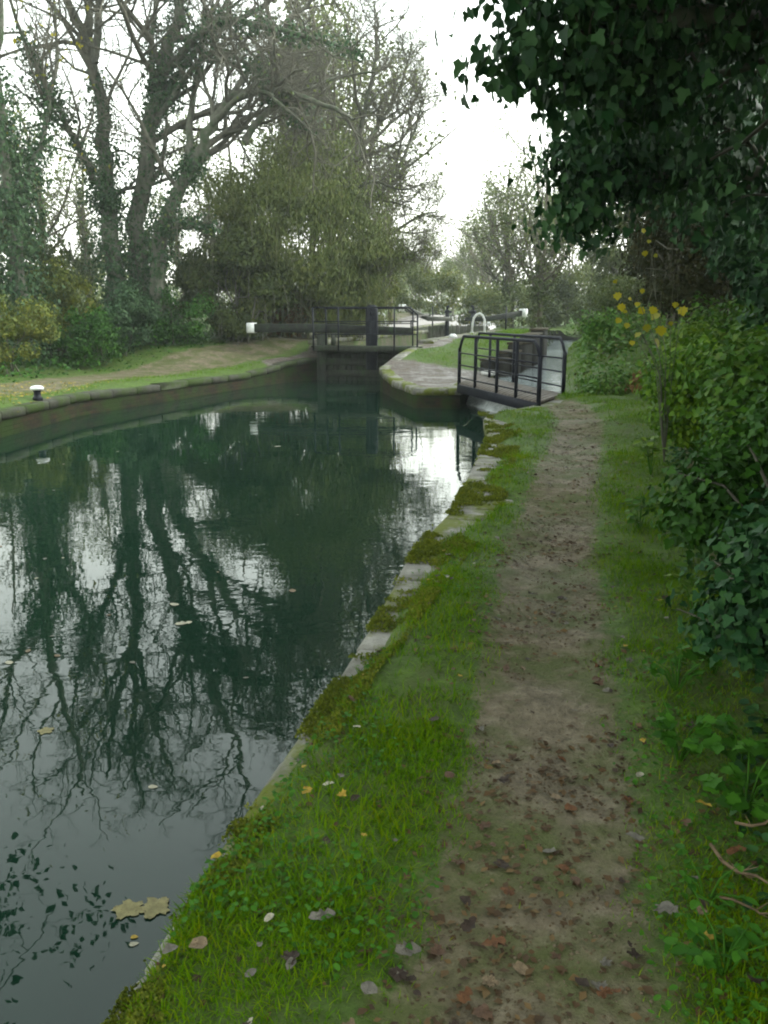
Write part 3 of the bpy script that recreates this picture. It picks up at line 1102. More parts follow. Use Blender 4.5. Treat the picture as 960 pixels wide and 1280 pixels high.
def pxl(D, *pts):
    """limb surveyed as (px, py[, extra depth])"""
    return [at(p[0], p[1], D + (p[2] if len(p) > 2 else 0)) for p in pts]


def left_trees():
    D = 31
    base = at(150, 412, D)
    base = (base[0], base[1], .5)
    tr = Tree(3, 4, (13, 9, 7, 5), (.40, .52, .54, .55), up=.10)
    tr.limb([base] + pxl(D, (140, 340), (132, 230, .5), (128, 145, 1), (113, 70, 1), (92, 20, 1), (60, -60, 0), (40, -150, -1)), .36, .05)
    tr.limb(pxl(D, (117, 80, 1), (124, 20, 1.5), (130, -70, 2), (150, -190, 2)), .17, .04)
    tr.limb(pxl(D, (113, 65, 1), (110, 0, 0), (85, -90, -1), (95, -200, -2)), .14, .03)
    tr.limb(pxl(D, (133, 250), (105, 200, -1), (70, 130, -2), (30, 60, -2.5), (5, -40, -3)), .13, .03)
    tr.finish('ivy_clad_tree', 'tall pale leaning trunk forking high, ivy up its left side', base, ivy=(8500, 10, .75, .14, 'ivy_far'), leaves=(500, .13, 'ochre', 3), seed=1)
    D = 32
    base = (at(172, 410, D)[0], D, .5)
    tr = Tree(5, 4, (13, 9, 7, 5), (.40, .52, .54, .55), up=.08)
    tr.limb([base] + pxl(D, (172, 330), (174, 250), (192, 150), (207, 60), (229, 0), (250, -90, 1), (262, -200, 1.5)), .42, .05)
    tr.limb(pxl(D, (193, 140), (188, 60, 1), (196, 0, 1.5), (180, -90, 2)), .14, .03)
    tr.limb(pxl(D, (200, 100), (222, 72, -1), (256, 35, -1.5), (285, 20, -2), (332, 34, -2.5), (385, 44, -3), (450, 66, -3)), .17, .03)
    tr.limb(pxl(D, (196, 130), (232, 80, 1), (262, 40, 1.5), (300, -30, 2), (330, -110, 2)), .15, .03)
    tr.limb(pxl(D, (190, 160), (250, 68, -1), (286, 66, -1.5), (325, 88, -2), (347, 118, -2), (380, 150, -2)), .12, .02)
    tr.limb(pxl(D, (229, 0), (290, -60, 0), (360, -90, -1), (430, -80, -1)), .11, .02)
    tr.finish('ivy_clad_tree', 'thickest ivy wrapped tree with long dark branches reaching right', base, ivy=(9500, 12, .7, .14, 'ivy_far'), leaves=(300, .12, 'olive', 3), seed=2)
    D = 30.5
    base = (at(190, 408, D)[0], D, .45)
    tr = Tree(8, 4, (13, 9, 7, 5), (.40, .52, .54, .55), up=.06)
    tr.limb([base] + pxl(D, (198, 320), (212, 262), (238, 215), (262, 160), (282, 129), (306, 113), (345, 108, -1), (400, 128, -1.5), (445, 150, -2)), .30, .04)
    tr.limb(pxl(D, (238, 215), (236, 150, 1), (245, 95, 1.5), (258, 30, 2), (250, -60, 2)), .15, .03)
    tr.limb(pxl(D, (262, 160), (300, 118, -1), (330, 112, -1.5), (352, 130, -2), (395, 170, -2)), .12, .02)
    tr.limb(pxl(D, (305, 178), (322, 152, 0), (345, 126, .5), (372, 118, .5), (420, 95, 1), (470, 90, 1)), .14, .025)
    tr.limb(pxl(D, (205, 285), (234, 274, -1), (262, 284, -1.5)), .10, .03)
    tr.limb(pxl(D, (282, 129), (330, 60, 1), (390, 0, 1), (440, -50, 1)), .12, .02)
    tr.finish('leaning_tree', 'dark tree leaning right over a bright sky gap beside the ivy wrapped trunk', base, ivy=(4200, 7, .5, .14, 'ivy_far'), leaves=(400, .11, 'olive', 3), seed=3)
    D = 27
    base = (at(30, 420, D)[0], D, .35)
    tr = Tree(11, 4, (10, 7, 6, 5), (.40, .5, .52, .55), up=.1)
    tr.limb([base] + pxl(D, (24, 330), (14, 250), (2, 150), (-10, 60), (10, -40), (0, -160)), .24, .04)
    tr.limb(pxl(D, (16, 260), (50, 190, 1), (62, 130, 1.5), (75, 50, 2), (60, -40, 2)), .12, .025)
    tr.limb(pxl(D, (5, 180), (-50, 100, 1), (-90, 0, 1), (-120, -100, 2)), .13, .025)
    tr.finish('ivy_clad_tree', 'slim ivy covered tree at the left edge with a few yellow leaves', base, ivy=(8500, 8.5, 1.0, .14, 'ivy_far'), leaves=(420, .16, 'yellow', 3), seed=4)
    D = 35
    base = (at(435, 405, D)[0], D, .9)
    tr = Tree(14, 4, (17, 11, 8, 5), (.46, .52, .54, .55), up=.1, curve=.25, rmin=.014)
    tr.limb([base] + pxl(D, (430, 340), (425, 270), (440, 200), (455, 140), (470, 80), (475, 40)), .22, .03)
    tr.limb(pxl(D, (428, 300), (470, 250, -1), (505, 200, -1), (522, 150, -1), (530, 120, -1)), .11, .02)
    tr.limb(pxl(D, (430, 330), (480, 300, 1), (520, 270, 1), (545, 265, 1)), .10, .02)
    tr.limb(pxl(D, (432, 340), (470, 330, -1), (505, 320, -1), (535, 310, -1)), .08, .02)
    tr.limb(pxl(D, (430, 250), (400, 190, 2), (385, 130, 2), (400, 70, 2)), .11, .02)
    tr.limb(pxl(D, (440, 200), (480, 150, 1), (505, 100, 1), (515, 60, 1)), .09, .02)
    tr.limb(pxl(D, (426, 260), (460, 220, -2), (500, 240, -2), (530, 230, -2)), .08, .02)
    tr.finish('bare_tree', 'bare thorny tree with fine twigs spreading right beside the open sky', base, twig='twig', ivy=(1500, 4.5, .5, .13, 'olive'), leaves=(7000, .085, 'olive', 3), seed=5)


left_trees()

# dense overgrown mass right of the trunks
x, y, z = at(372, 405, 33)
shrub('overgrown_tree', 'tall dense olive tree smothered in hanging creeper left of the lock', 'tree', (x + .1, 34, .7), (4.3, 3.0, 8.3), 'olive', 80000, .15, T_NARROW2, 120, None, 21, .3, 1.6, 30, .32, 1.6, 'vine', 200, .3)
x, y, z = at(305, 405, 32)
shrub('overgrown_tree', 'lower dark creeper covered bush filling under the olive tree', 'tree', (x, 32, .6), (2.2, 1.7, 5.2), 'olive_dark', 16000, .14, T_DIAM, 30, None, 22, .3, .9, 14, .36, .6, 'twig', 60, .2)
x, y, z = at(440, 400, 33)
shrub('overgrown_tree', 'rounded ochre bush just behind the railed gate', 'tree', (x, 35, .8), (1.9, 1.5, 4.4), 'ochre', 9000, .13, T_DIAM, 26, None, 23, .3, .8, 12, .36, .4)

# hedge along the left path
LH = [
    ('yellow_shrub', 'broad yellow green shrub at the left edge beside the far path', -10.5, 24.2, (1.5, 1.1, 2.5), 'ochre', 7500, .11),
    ('hedge_shrub', 'dark low shrub between the yellow bush and the tree trunks', -9.2, 27.4, (1.3, 1.0, 1.9), 'hedge', 5200, .11),
    ('yellow_shrub', 'small ochre shrub in front of the tall pale trunk', -10.6, 28.2, (1.5, 1.1, 3.4), 'ochre', 6000, .12),
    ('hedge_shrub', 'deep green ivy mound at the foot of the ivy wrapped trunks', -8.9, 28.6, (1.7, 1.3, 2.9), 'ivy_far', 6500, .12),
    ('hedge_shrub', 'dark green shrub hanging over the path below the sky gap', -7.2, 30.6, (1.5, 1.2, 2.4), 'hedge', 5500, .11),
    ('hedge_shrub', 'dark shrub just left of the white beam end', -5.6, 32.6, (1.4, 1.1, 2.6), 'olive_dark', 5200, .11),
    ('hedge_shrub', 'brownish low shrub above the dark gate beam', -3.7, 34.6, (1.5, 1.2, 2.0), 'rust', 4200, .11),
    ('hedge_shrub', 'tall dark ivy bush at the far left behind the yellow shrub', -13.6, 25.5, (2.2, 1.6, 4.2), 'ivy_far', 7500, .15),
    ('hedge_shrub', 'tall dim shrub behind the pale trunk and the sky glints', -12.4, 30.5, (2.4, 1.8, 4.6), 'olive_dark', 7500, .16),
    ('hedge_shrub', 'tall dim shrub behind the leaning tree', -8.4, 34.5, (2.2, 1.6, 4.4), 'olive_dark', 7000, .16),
]
for i, (nm, lb, x, y, s, m, n, lf) in enumerate(LH):
    shrub(nm, lb, 'shrub', (x, y, ground_z(x, y) - .05), s, m, n, lf, T_DIAM, 26, 'shrubs along the far towpath', 40 + i, .4, .5, 8, .36, .3)


# ------------------------------------------------------------------ misty trees beyond the lock
def bare_proto(seed, h, mat='far_twig', nch=(8, 7, 5)):
    tr = Tree(seed, 3, nch, (.45, .5, .5), up=.16, curve=.2, sides=(6, 4, 3, 3))
    rg = random.Random(seed)
    tr.limb([(0, 0, 0), (rg.uniform(-.3, .3), 0, h * .25), (rg.uniform(-.6, .6), rg.uniform(-.4, .4), h * .55), (rg.uniform(-.8, .8), 0, h)], h * .018, .03)
    for k in range(4):
        a = rg.uniform(0, 6.28)
        z0 = h * rg.uniform(.18, .4)
        tr.limb([(0, 0, z0), (math.cos(a) * h * .12, math.sin(a) * h * .12, z0 + h * .16), (math.cos(a) * h * .22, math.sin(a) * h * .22, z0 + h * .42)], h * .010, .02)
    return tr


def copy_tree(o, loc, rz, s):
    c = o.copy()
    COL.objects.link(c)
    c.location, c.rotation_euler, c.scale = loc, (0, 0, rz), (s, s, s)
    for ch in o.children:
        d = ch.copy()
        COL.objects.link(d)
        d.parent = c
    return c


FAR = [  # px of the foot, distance, height px top, kind, label
    (498, 66, 300, 1, 'misty olive tree just right of the thorny tree'),
    (520, 78, 296, 0, 'misty bare tree behind the white tipped pale beam'),
    (545, 92, 305, 1, 'faint rounded misty tree above the left paddle post'),
    (566, 105, 300, 0, 'faintest bare tree at the end of the canal'),
    (590, 88, 285, 2, 'misty brown tree above the right paddle post'),
    (612, 74, 240, 0, 'tall bare misty tree right of the sky gap'),
    (632, 60, 205, 2, 'slender bare tree above the dark beam with white tip'),
    (668, 56, 165, 0, 'tallest grey bare tree on the right of the sky gap'),
    (676, 42, 175, 2, 'ivied bare tree close to the dark overhanging ivy'),
    (470, 58, 280, 2, 'dim bare tree behind the ochre bush'),
    (488, 46, 165, 0, 'fine twigged hazy tree leaning into the left side of the sky gap'),
    (452, 47, 30, 0, 'tall fine twigged hazy tree behind the thorny tree'),
    (415, 43, -30, 0, 'tall hazy tree rising right behind the olive tree crown'),
    (345, 47, -60, 0, 'tall hazy tree behind the long dark branches'),
    (524, 76, 278, 0, 'small hazy twiggy tree at the foot of the sky gap on its left'),
    (640, 57, 190, 0, 'fine twigged hazy tree leaning into the right side of the sky gap'),
    (604, 78, 268, 0, 'small hazy twiggy tree at the foot of the sky gap on its right'),
    (60, 46, 110, 0, 'hazy bare tree between the left edge tree and the pale trunk'),
    (-15, 42, 90, 2, 'hazy ivied tree cut by the left edge of the view'),
    (112, 50, 150, 2, 'hazy ivied tree half hidden by the pale leaning trunk'),
    (232, 48, 210, 0, 'hazy bare tree seen through the bright sky gap by the leaning tree'),
    (300, 50, 120, 0, 'hazy bare tree above the left shoulder of the olive tree'),
    (390, 48, 80, 0, 'hazy bare tree above the crown of the olive tree'),
]
rp = [bare_proto(101, 10), bare_proto(102, 10), bare_proto(103, 10)]
PRO = [rp[0].finish('bare_tree', 'x', (0, 0, 0), 'far_twig', 'far_twig', 'misty trees beyond the lock', None, (3200, .16, 'olive', 3), 61),
       rp[1].finish('bare_tree', 'x', (0, 0, 0), 'far_twig', 'far_twig', 'misty trees beyond the lock', None, (5200, .24, 'olive', 2), 62),
       rp[2].finish('bare_tree', 'x', (0, 0, 0), 'far_twig', 'far_twig', 'misty trees beyond the lock', (2400, 7, .55, .2, 'olive_dark'), (1500, .15, 'olive', 3), 63)]
used = set()
for i, (px, D, top, k, lb) in enumerate(FAR):
    x = at(px, 395, D)[0]
    zt = at(px, top, D)[2]
    zg = ground_z(x, D)
    s = (zt - zg) / 10.0
    if k not in used:
        used.add(k)
        o = PRO[k]
        o.location, o.rotation_euler, o.scale = (x, D, zg - .1), (0, 0, i * 1.3), (s, s, s)
    else:
        o = copy_tree(PRO[k], (x, D, zg - .1), i * 1.3, s)
    o['label'] = lb


def far_wood():
    rg = np.random.default_rng(5)
    Vs, Fs, b = [], [], 0
    n = 90
    for i in range(n):
        yy = rg.uniform(95, 190)
        xx = rg.uniform(-75, 95)
        h = rg.uniform(5, 10)
        k = 10
        cen = np.column_stack([xx + rg.normal(0, 2.6, k), yy + rg.normal(0, 2, k), 1 + h * rg.uniform(.1, .85, k)])
        pos, tip, nor = clump_leaves(rg, cen, rg.uniform(1.2, 2.4, k), 420)
        V, F = scatter(T_DIAM, pos, tip, nor, .55 * rg.uniform(.6, 1.3, 420))
        Vs.append(V)
        Fs.append(F + b)
        b += len(V)
    for (x0, x1, y0, y1, m) in ((-60, -14, 30, 80, 40), (18, 60, 20, 90, 40)):
        for i in range(m):
            xx, yy, h = rg.uniform(x0, x1), rg.uniform(y0, y1), rg.uniform(3.5, 7)
            cen = np.column_stack([xx + rg.normal(0, 1.8, 8), yy + rg.normal(0, 1.8, 8), .5 + h * rg.uniform(.1, .85, 8)])
            pos, tip, nor = clump_leaves(rg, cen, rg.uniform(.9, 1.8, 8), 400)
            V, F = scatter(T_DIAM, pos, tip, nor, .4 * rg.uniform(.6, 1.3, 400))
            Vs.append(V)
            Fs.append(F + b)
            b += len(V)
    tag(link('far_woodland', npmesh('far_woodland', np.concatenate(Vs), [np.concatenate(Fs)], M['olive'])), kind='stuff')


far_wood()

MID = [  # px, D, half width, height, material, label
    (505, 58, 2.4, 3.6, 'olive', 'misty low bush behind the pale upper beam'),
    (548, 64, 2.6, 3.4, 'ochre', 'ochre misty bush between the paddle posts and the far trees'),
    (600, 66, 2.4, 3.2, 'ochre', 'pale yellowish misty bush above the white hoop'),
    (640, 56, 2.2, 3.4, 'olive', 'olive misty bush above the dark beam with white tip'),
    (694, 57, 2.6, 3.8, 'olive_dark', 'dark bush behind the bend of the side stream'),
]
for i, (px, D, hw, h, m, lb) in enumerate(MID):
    x = at(px, 395, D)[0]
    shrub('far_shrub', lb, 'shrub', (x, D, ground_z(x, D) - .1), (hw, hw * .7, h), m, 3600, .2, T_DIAM, 24, 'bushes beyond the top gates', 70 + i, .4, .4, 6, .4, .3)

# ------------------------------------------------------------------ right bank, beyond the bridge
RB = [
    ('bank_shrub', 'bright green low growth on the bank right of the side stream', 6.0, 22.5, (1.1, 1.9, 1.0), 'bramble', 3600, .10),
    ('bank_shrub', 'green mound of growth above the far end of the side stream', 8.6, 30.0, (1.6, 2.4, 1.5), 'olive_dark', 5200, .13),
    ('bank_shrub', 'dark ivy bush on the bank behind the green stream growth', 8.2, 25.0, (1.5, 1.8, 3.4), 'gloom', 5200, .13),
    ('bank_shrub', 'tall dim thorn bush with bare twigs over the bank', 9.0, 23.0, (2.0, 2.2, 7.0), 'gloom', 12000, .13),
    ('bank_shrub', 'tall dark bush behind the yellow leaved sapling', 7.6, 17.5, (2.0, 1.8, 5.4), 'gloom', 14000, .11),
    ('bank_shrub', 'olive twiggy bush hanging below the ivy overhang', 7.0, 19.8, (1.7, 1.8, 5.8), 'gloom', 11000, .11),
    ('bank_shrub', 'low leafy growth at the path end right of the bridge post', 4.75, 18.0, (.75, 1.0, .55), 'bramble', 2600, .08),
    ('bank_shrub', 'reddish brown bracken patch beyond the path end', 5.4, 16.2, (.8, .8, .65), 'rust', 1800, .09),
    ('bank_shrub', 'tall far ivy bush under the grey bare trees', 10.6, 34.0, (2.4, 2.6, 8.4), 'olive_dark', 13000, .16),
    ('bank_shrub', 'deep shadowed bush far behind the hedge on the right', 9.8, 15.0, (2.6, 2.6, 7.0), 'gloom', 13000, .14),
    ('bank_shrub', 'dim low bramble bush where the stream bends out of sight', 12.3, 49.5, (1.9, 1.7, 2.8), 'olive_dark', 6000, .15),
    ('bank_shrub', 'dim green bush on the bank just right of the stream bend', 11.6, 41.5, (1.6, 1.8, 2.6), 'olive_dark', 6000, .14),
    ('bank_shrub', 'narrow dark thorn bush between the sapling and the stream bank', 7.0, 20.5, (1.2, 1.4, 4.6), 'gloom', 9000, .11),
    ('bank_shrub', 'tall ivied tree mass closing the right side of the sky gap', 12.6, 46.0, (3.2, 3.0, 11.5), 'olive_dark', 15000, .2),
    ('bank_shrub', 'hazy leafy tree mass just left of the tall ivied one', 12.4, 58.0, (2.8, 2.8, 11.0), 'olive', 12000, .22),
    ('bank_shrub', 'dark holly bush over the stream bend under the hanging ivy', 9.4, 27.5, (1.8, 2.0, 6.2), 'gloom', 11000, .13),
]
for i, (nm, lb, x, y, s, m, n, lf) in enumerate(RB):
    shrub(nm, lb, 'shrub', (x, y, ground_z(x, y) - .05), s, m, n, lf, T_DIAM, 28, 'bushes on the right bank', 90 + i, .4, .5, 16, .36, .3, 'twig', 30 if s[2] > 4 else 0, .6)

# hedge beside the towpath
RH = [
    ('hedge_shrub', 'lime green hedge shrub at the end of the path hedge', 4.0, 10.8, (.75, 1.3, 1.5), 'lime', 8000, .07, T_OVAL),
    ('hedge_shrub', 'tall leafy hedge shrub behind the lime green one', 4.9, 12.8, (1.0, 1.5, 1.7), 'bramble', 9000, .075, T_OVAL),
    ('hedge_shrub', 'mid green hedge shrub half way along the path', 3.5, 8.8, (.75, 1.15, 1.45), 'hedge_pale', 9000, .062, T_OVAL),
    ('hedge_shrub', 'dark ivy hedge shrub with a deep shadowed hollow', 3.2, 6.9, (.85, 1.1, 1.5), 'bramble', 8000, .06, T_IVY),
    ('hedge_shrub', 'dark hedge shrub close by on the right with pale leaf tips', 2.45, 4.9, (.75, 1.0, 1.2), 'hedge', 9500, .052, T_IVY),
    ('hedge_shrub', 'nearest dark hedge shrub at the lower right edge', 1.98, 3.2, (.62, .9, 1.0), 'ivy', 9000, .048, T_IVY),
    ('hedge_shrub', 'tall black green hedge bank behind the near shrubs', 4.0, 5.2, (1.1, 1.9, 2.9), 'ivy', 14000, .085, T_IVY),
    ('hedge_shrub', 'tall black green hedge bank behind the middle shrubs', 4.8, 8.6, (1.3, 2.1, 3.4), 'ivy', 14000, .09, T_IVY),
    ('hedge_shrub', 'tall black green hedge bank behind the far hedge end', 6.0, 12.4, (1.4, 2.2, 4.2), 'ivy', 14000, .10, T_IVY),
    ('hedge_shrub', 'tall hedge bank at the right edge beside the viewer', 3.2, 2.2, (1.0, 1.7, 2.6), 'ivy', 11000, .08, T_IVY),
]
for i, (nm, lb, x, y, s, m, n, lf, tp) in enumerate(RH):
    shrub(nm, lb, 'shrub', (x, y, ground_z(x, y) - .05), s, m, n, lf, tp, 30, 'hedge along the towpath', 120 + i, .5, .35, 14, .36, .25, 'twig', 0, .5)


# ------------------------------------------------------------------ the big ivy tree overhanging the path
def ivy_tree(name, label, base, limbs, n, leaf, seed, spread, mat='ivy', mult=2):
    tr = Tree(seed, 2, (6, 5), (.34, .5), up=.0)
    for pts, r0, r1 in limbs:
        tr.limb(pts, r0, r1, 0, True)
    t = thing(name, label, 'tree', base)
    tr.big.obj('trunk', M['bark'], t, base, True)
    tr.small.obj('crown', M['twig'], t, base)
    rg = np.random.default_rng(seed)
    zs = min(1.9, base[2] + 1.9)
    C, Rd = [], []
    for p, l in tr.ends:
        if p.z > zs:
            C.append(tuple(p))
            Rd.append(spread * rg.uniform(.45, 1.1) * (1 if l > 0 else 1.1))
    for p, r in tr.nodes:
        C.append(tuple(p))
        Rd.append(r + spread * rg.uniform(.35, .7) * (.45 if p.z < zs else 1))
    C, Rd = np.array(C), np.array(Rd)
    pos, tip, nor = clump_leaves(rg, C, Rd, n, .25, 1.0, .8)
    h = int(n * .6)
    pos = pos - np.array(base)
    V, F = scatter(T_IVY, pos[:h], tip[:h], nor[:h], leaf * rg.uniform(.35, 1.3, h))
    V2, F2 = scatter(T_OVAL, pos[h:], tip[h:], nor[h:], leaf * rg.uniform(.4, 1.25, n - h), leaf * rg.uniform(.4, 1.2, n - h))
    link('ivy', npmesh('ivy', np.concatenate([V, V2]), [F, F2 + len(V)], M[mat]), t)
    return t


b0 = (3.9, 6.4, .35)
ivy_tree('ivy_tree', 'huge dark ivy tree overhanging the towpath from the right hedge', b0, [
    ([b0, (3.8, 6.3, 1.8), (3.5, 6.1, 3.2), (3.0, 5.9, 4.6), (2.6, 5.8, 6.2)], .24, .06),
    ([(3.6, 6.2, 2.5), (2.8, 5.8, 3.2), (2.1, 5.6, 3.35), (1.55, 5.5, 3.25), (1.2, 5.45, 3.05)], .12, .03),
    ([(3.6, 6.2, 2.8), (2.8, 5.6, 3.7), (2.0, 5.3, 4.1), (1.45, 5.1, 4.2), (1.1, 5.0, 4.0)], .12, .03),
    ([(3.3, 6.0, 3.6), (2.4, 5.7, 4.6), (1.9, 5.4, 5.2), (1.3, 5.2, 5.5)], .10, .03),
    ([(3.7, 6.2, 2.2), (3.0, 6.6, 2.6), (2.3, 7.2, 2.75), (1.75, 7.6, 2.6)], .09, .02),
    ([(3.6, 6.1, 2.6), (3.2, 5.0, 3.2), (2.6, 4.2, 3.4), (2.0, 3.7, 3.4)], .10, .02),
    ([(3.6, 6.1, 3.0), (3.4, 4.6, 3.8), (2.8, 3.4, 4.2), (2.1, 2.6, 4.3)], .10, .02),
    ([(3.7, 6.2, 2.4), (3.6, 5.2, 2.6), (3.2, 4.4, 2.6), (2.8, 3.9, 2.35)], .08, .02),
], 36000, .08, 31, .45)
b1 = (5.6, 10.2, .6)
ivy_tree('ivy_tree', 'second dark ivy tree behind the overhang, deep in the hedge', b1, [
    ([b1, (5.4, 10.1, 2.4), (5.2, 10.0, 4.4), (4.9, 9.8, 6.6), (4.7, 9.6, 9)], .26, .06),
    ([(5.4, 10.1, 3.0), (4.4, 9.9, 4.0), (3.4, 9.7, 4.3), (2.6, 9.6, 4.2)], .12, .03),
    ([(5.3, 10.0, 4.0), (4.2, 9.8, 5.4), (3.2, 9.5, 6.0), (2.3, 9.4, 6.2)], .12, .03),
    ([(5.4, 10.1, 2.2), (4.9, 11, 3.0), (4.2, 12, 3.5), (3.7, 12.6, 3.6)], .10, .03),
    ([(5.2, 10.0, 4.6), (5.6, 8.6, 5.6), (5.4, 7.6, 6.4)], .10, .03),
    ([(5.2, 9.9, 5.2), (4.4, 10.6, 6.8), (3.6, 11, 7.6), (2.9, 11.2, 7.9)], .10, .03),
], 24000, .11, 32, .72)
b2 = (7.2, 15.5, 1.2)
ivy_tree('ivy_tree', 'farther ivy tree whose crown fills behind the overhang edge', b2, [
    ([b2, (7.0, 15.4, 3.2), (6.8, 15.3, 5.5), (6.5, 15.2, 8.5)], .26, .06),
    ([(7.0, 15.4, 3.4), (6.0, 15.2, 4.6), (5.2, 15.0, 5.2), (4.6, 14.9, 5.3)], .12, .03),
    ([(6.9, 15.3, 4.6), (5.8, 15.6, 6.2), (5.0, 15.8, 7.0), (4.2, 16, 7.3)], .12, .03),
    ([(6.8, 15.3, 5.6), (7.4, 14, 7.0), (7.8, 13, 8)], .10, .03),
    ([(7.0, 15.4, 3.0), (6.4, 16.6, 4.2), (5.9, 17.6, 4.6)], .10, .03),
], 20000, .14, 33, .95)
b3 = (3.7, 1.2, .4)  # out of view; overhead limbs extended to shade the near ground
ivy_tree('ivy_tree', 'unseen ivy tree beside the viewer, limbs spread overhead to shade the near path', b3, [
    ([b3, (3.6, 1.2, 2.4), (3.3, 1.2, 4.6), (3.0, 1.2, 7)], .24, .05),
    ([(3.6, 1.2, 2.6), (3.2, 2.2, 3.8), (2.6, 3.0, 4.6), (2.0, 3.4, 5.0)], .12, .03),
    ([(3.5, 1.2, 3.2), (2.4, .8, 4.4), (1.2, .6, 5.0), (.2, .5, 5.3)], .12, .03),
    ([(3.4, 1.2, 4.2), (2.4, 1.8, 5.8), (1.4, 2.2, 6.6), (.4, 2.4, 7.0)], .12, .03),
    ([(3.5, 1.2, 3.0), (2.8, .2, 4.4), (2.0, -.8, 5.2), (1.2, -1.6, 5.6)], .12, .03),
    ([(3.3, 1.2, 4.6), (2.2, -.2, 6.4), (.8, -1.2, 7.2), (-.8, -1.8, 7.6)], .12, .03),
    ([(3.3, 1.2, 4.0), (2.0, 2.6, 5.6), (1.2, 3.6, 6.2), (.6, 4.2, 6.5)], .10, .03),
    ([(3.2, 1.2, 5.2), (1.6, .2, 7.0), (-.2, .2, 7.8), (-1.8, .2, 8.0)], .12, .03),
    ([(3.2, 1.2, 5.0), (2.0, 1.6, 7.4), (1.0, 2.4, 8.4), (-.2, 3.2, 9.0)], .12, .03),
    ([(3.3, 1.2, 4.2), (2.0, -1.6, 6.0), (.4, -3.2, 6.8), (-1.2, -4.0, 7.0)], .12, .03),
    ([(3.2, 1.2, 4.8), (.8, 1.8, 7.4), (-.8, 2.2, 8.4), (-2.2, 2.4, 8.8)], .12, .03),
    ([(3.2, 1.2, 4.8), (.9, -.6, 6.6), (-1.0, -1.2, 7.4), (-2.6, -1.4, 7.8)], .12, .03),
], 36000, .16, 34, 1.05)


# sapling with yellow maple leaves
def sapling():
    D = 8.6
    base = (at(838, 470, D)[0], D, .15)
    t = thing('maple_sapling', 'thin sapling with big yellow lobed leaves against the dark hedge', 'sapling', base)
    mb = MB()
    o = Vector(base)
    tips = [(775, 372), (790, 398), (812, 380), (838, 384), (852, 388), (800, 412), (782, 345), (815, 350), (818, 425), (770, 390)]
    for px, py in tips:
        e = Vector(at(px, py, D - .2 + random.uniform(-.25, .25))) - o
        m = Vector((e.x * .25, e.y * .3, e.z * .6))
        mb.tube([(0, 0, 0), m, m.lerp(e, .6) + Vector((0, 0, .04)), e], [.006, .004, .003, .0015], 5, False)
    rg = np.random.default_rng(77)
    leaf = [(772, 366, 17), (776, 380, 14), (786, 372, 9), (775, 398, 12), (784, 404, 13), (797, 378, 10), (805, 386, 17), (818, 384, 18), (823, 392, 16), (853, 384, 20), (845, 378, 10), (808, 406, 16), (826, 408, 17), (800, 416, 14), (790, 426, 10), (820, 424, 14), (768, 350, 9), (803, 361, 9), (812, 300, 9), (806, 314, 10), (818, 318, 9), (804, 286, 8), (783, 388, 9), (838, 402, 9)]
    pos = np.array([at(px, py, D - .25 + rg.uniform(-.3, .3)) for px, py, s in leaf]) - np.array(base)
    ends = [Vector(at(px, py, D - .2)) - o for px, py in tips]
    for q in pos:
        q = Vector(q)
        e = min(ends, key=lambda w_: (w_ - q).length)
        a_ = Vector((e.x * .25, e.y * .3, e.z * .6)).lerp(e, .75)
        mb.tube([a_, (a_ + q) / 2 + Vector((0, 0, .03)), q], [.002, .0016, .001], 4, False)
    mb.obj('stem', M['bark'], t)
    sz = np.array([s * D / FPX for _, _, s in leaf]) * rg.uniform(.5, .75, len(leaf))
    nor = nrm(np.column_stack([rg.normal(-.2, .35, len(leaf)), rg.normal(-.8, .5, len(leaf)), rg.normal(.6, .5, len(leaf))]))
    tip = np.column_stack([rg.normal(0, .7, len(leaf)), rg.normal(-.2, .2, len(leaf)), -np.ones(len(leaf))])
    V, F = scatter(T_MAPLE, pos, tip, nor, sz)
    link('leaves', npmesh('leaves', V, [F], M['yellow']), t)


sapling()


# twig dangling over the water, high on the left, seen in the water and at the top edge
def overhang_twig(name, label, pts, n, leaf, seed, mat, r0=.03):
    tr = Tree(seed, 2, (8, 5), (.35, .5), up=-.05)
    tr.limb(pts, r0, .006)
    base = tuple(pts[0])
    return tr.finish(name, label, base, 'bark', 'twig', None, None, (n, leaf, mat, 1), seed, 'branch')


b4 = (-9.6, 5.0, .1)  # tree outside the view, added to keep light off the near verge
ivy_tree('ivy_tree', 'unseen ivy tree on the left bank, added to shade the near ground', b4, [
    ([b4, (-9.4, 5.0, 2.4), (-9.0, 4.9, 5.0), (-8.6, 4.8, 8.5)], .24, .05),
    ([(-9.2, 5.0, 4.0), (-7.8, 5.0, 5.6), (-6.4, 4.8, 6.4), (-5.2, 4.6, 6.8)], .12, .03),
    ([(-9.2, 5.0, 5.0), (-7.4, 4.0, 6.8), (-5.8, 3.2, 7.8), (-4.6, 2.6, 8.2)], .12, .03),
    ([(-9.0, 5.0, 5.6), (-7.6, 6.2, 7.0), (-6.2, 7.0, 8.0), (-5.2, 7.4, 8.6)], .12, .03),
    ([(-9.2, 5.0, 3.6), (-8.2, 2.8, 5.2), (-6.8, 1.2, 6.0), (-5.4, .4, 6.4)], .12, .03),
    ([(-8.8, 5.0, 6.6), (-7.2, 5.2, 8.8), (-5.8, 5.2, 10.0), (-4.4, 5.0, 10.6)], .12, .03),
], 30000, .15, 35, 1.0)
overhang_twig('overhanging_branch', 'leafy high branch over the left bank, its dark sprays mirrored in the near water', [(-8.8, 7.5, 8.6), (-7.6, 10.0, 8.8), (-6.3, 11.6, 8.0), (-5.5, 12.4, 6.9)], 900, .15, 41, 'ivy')


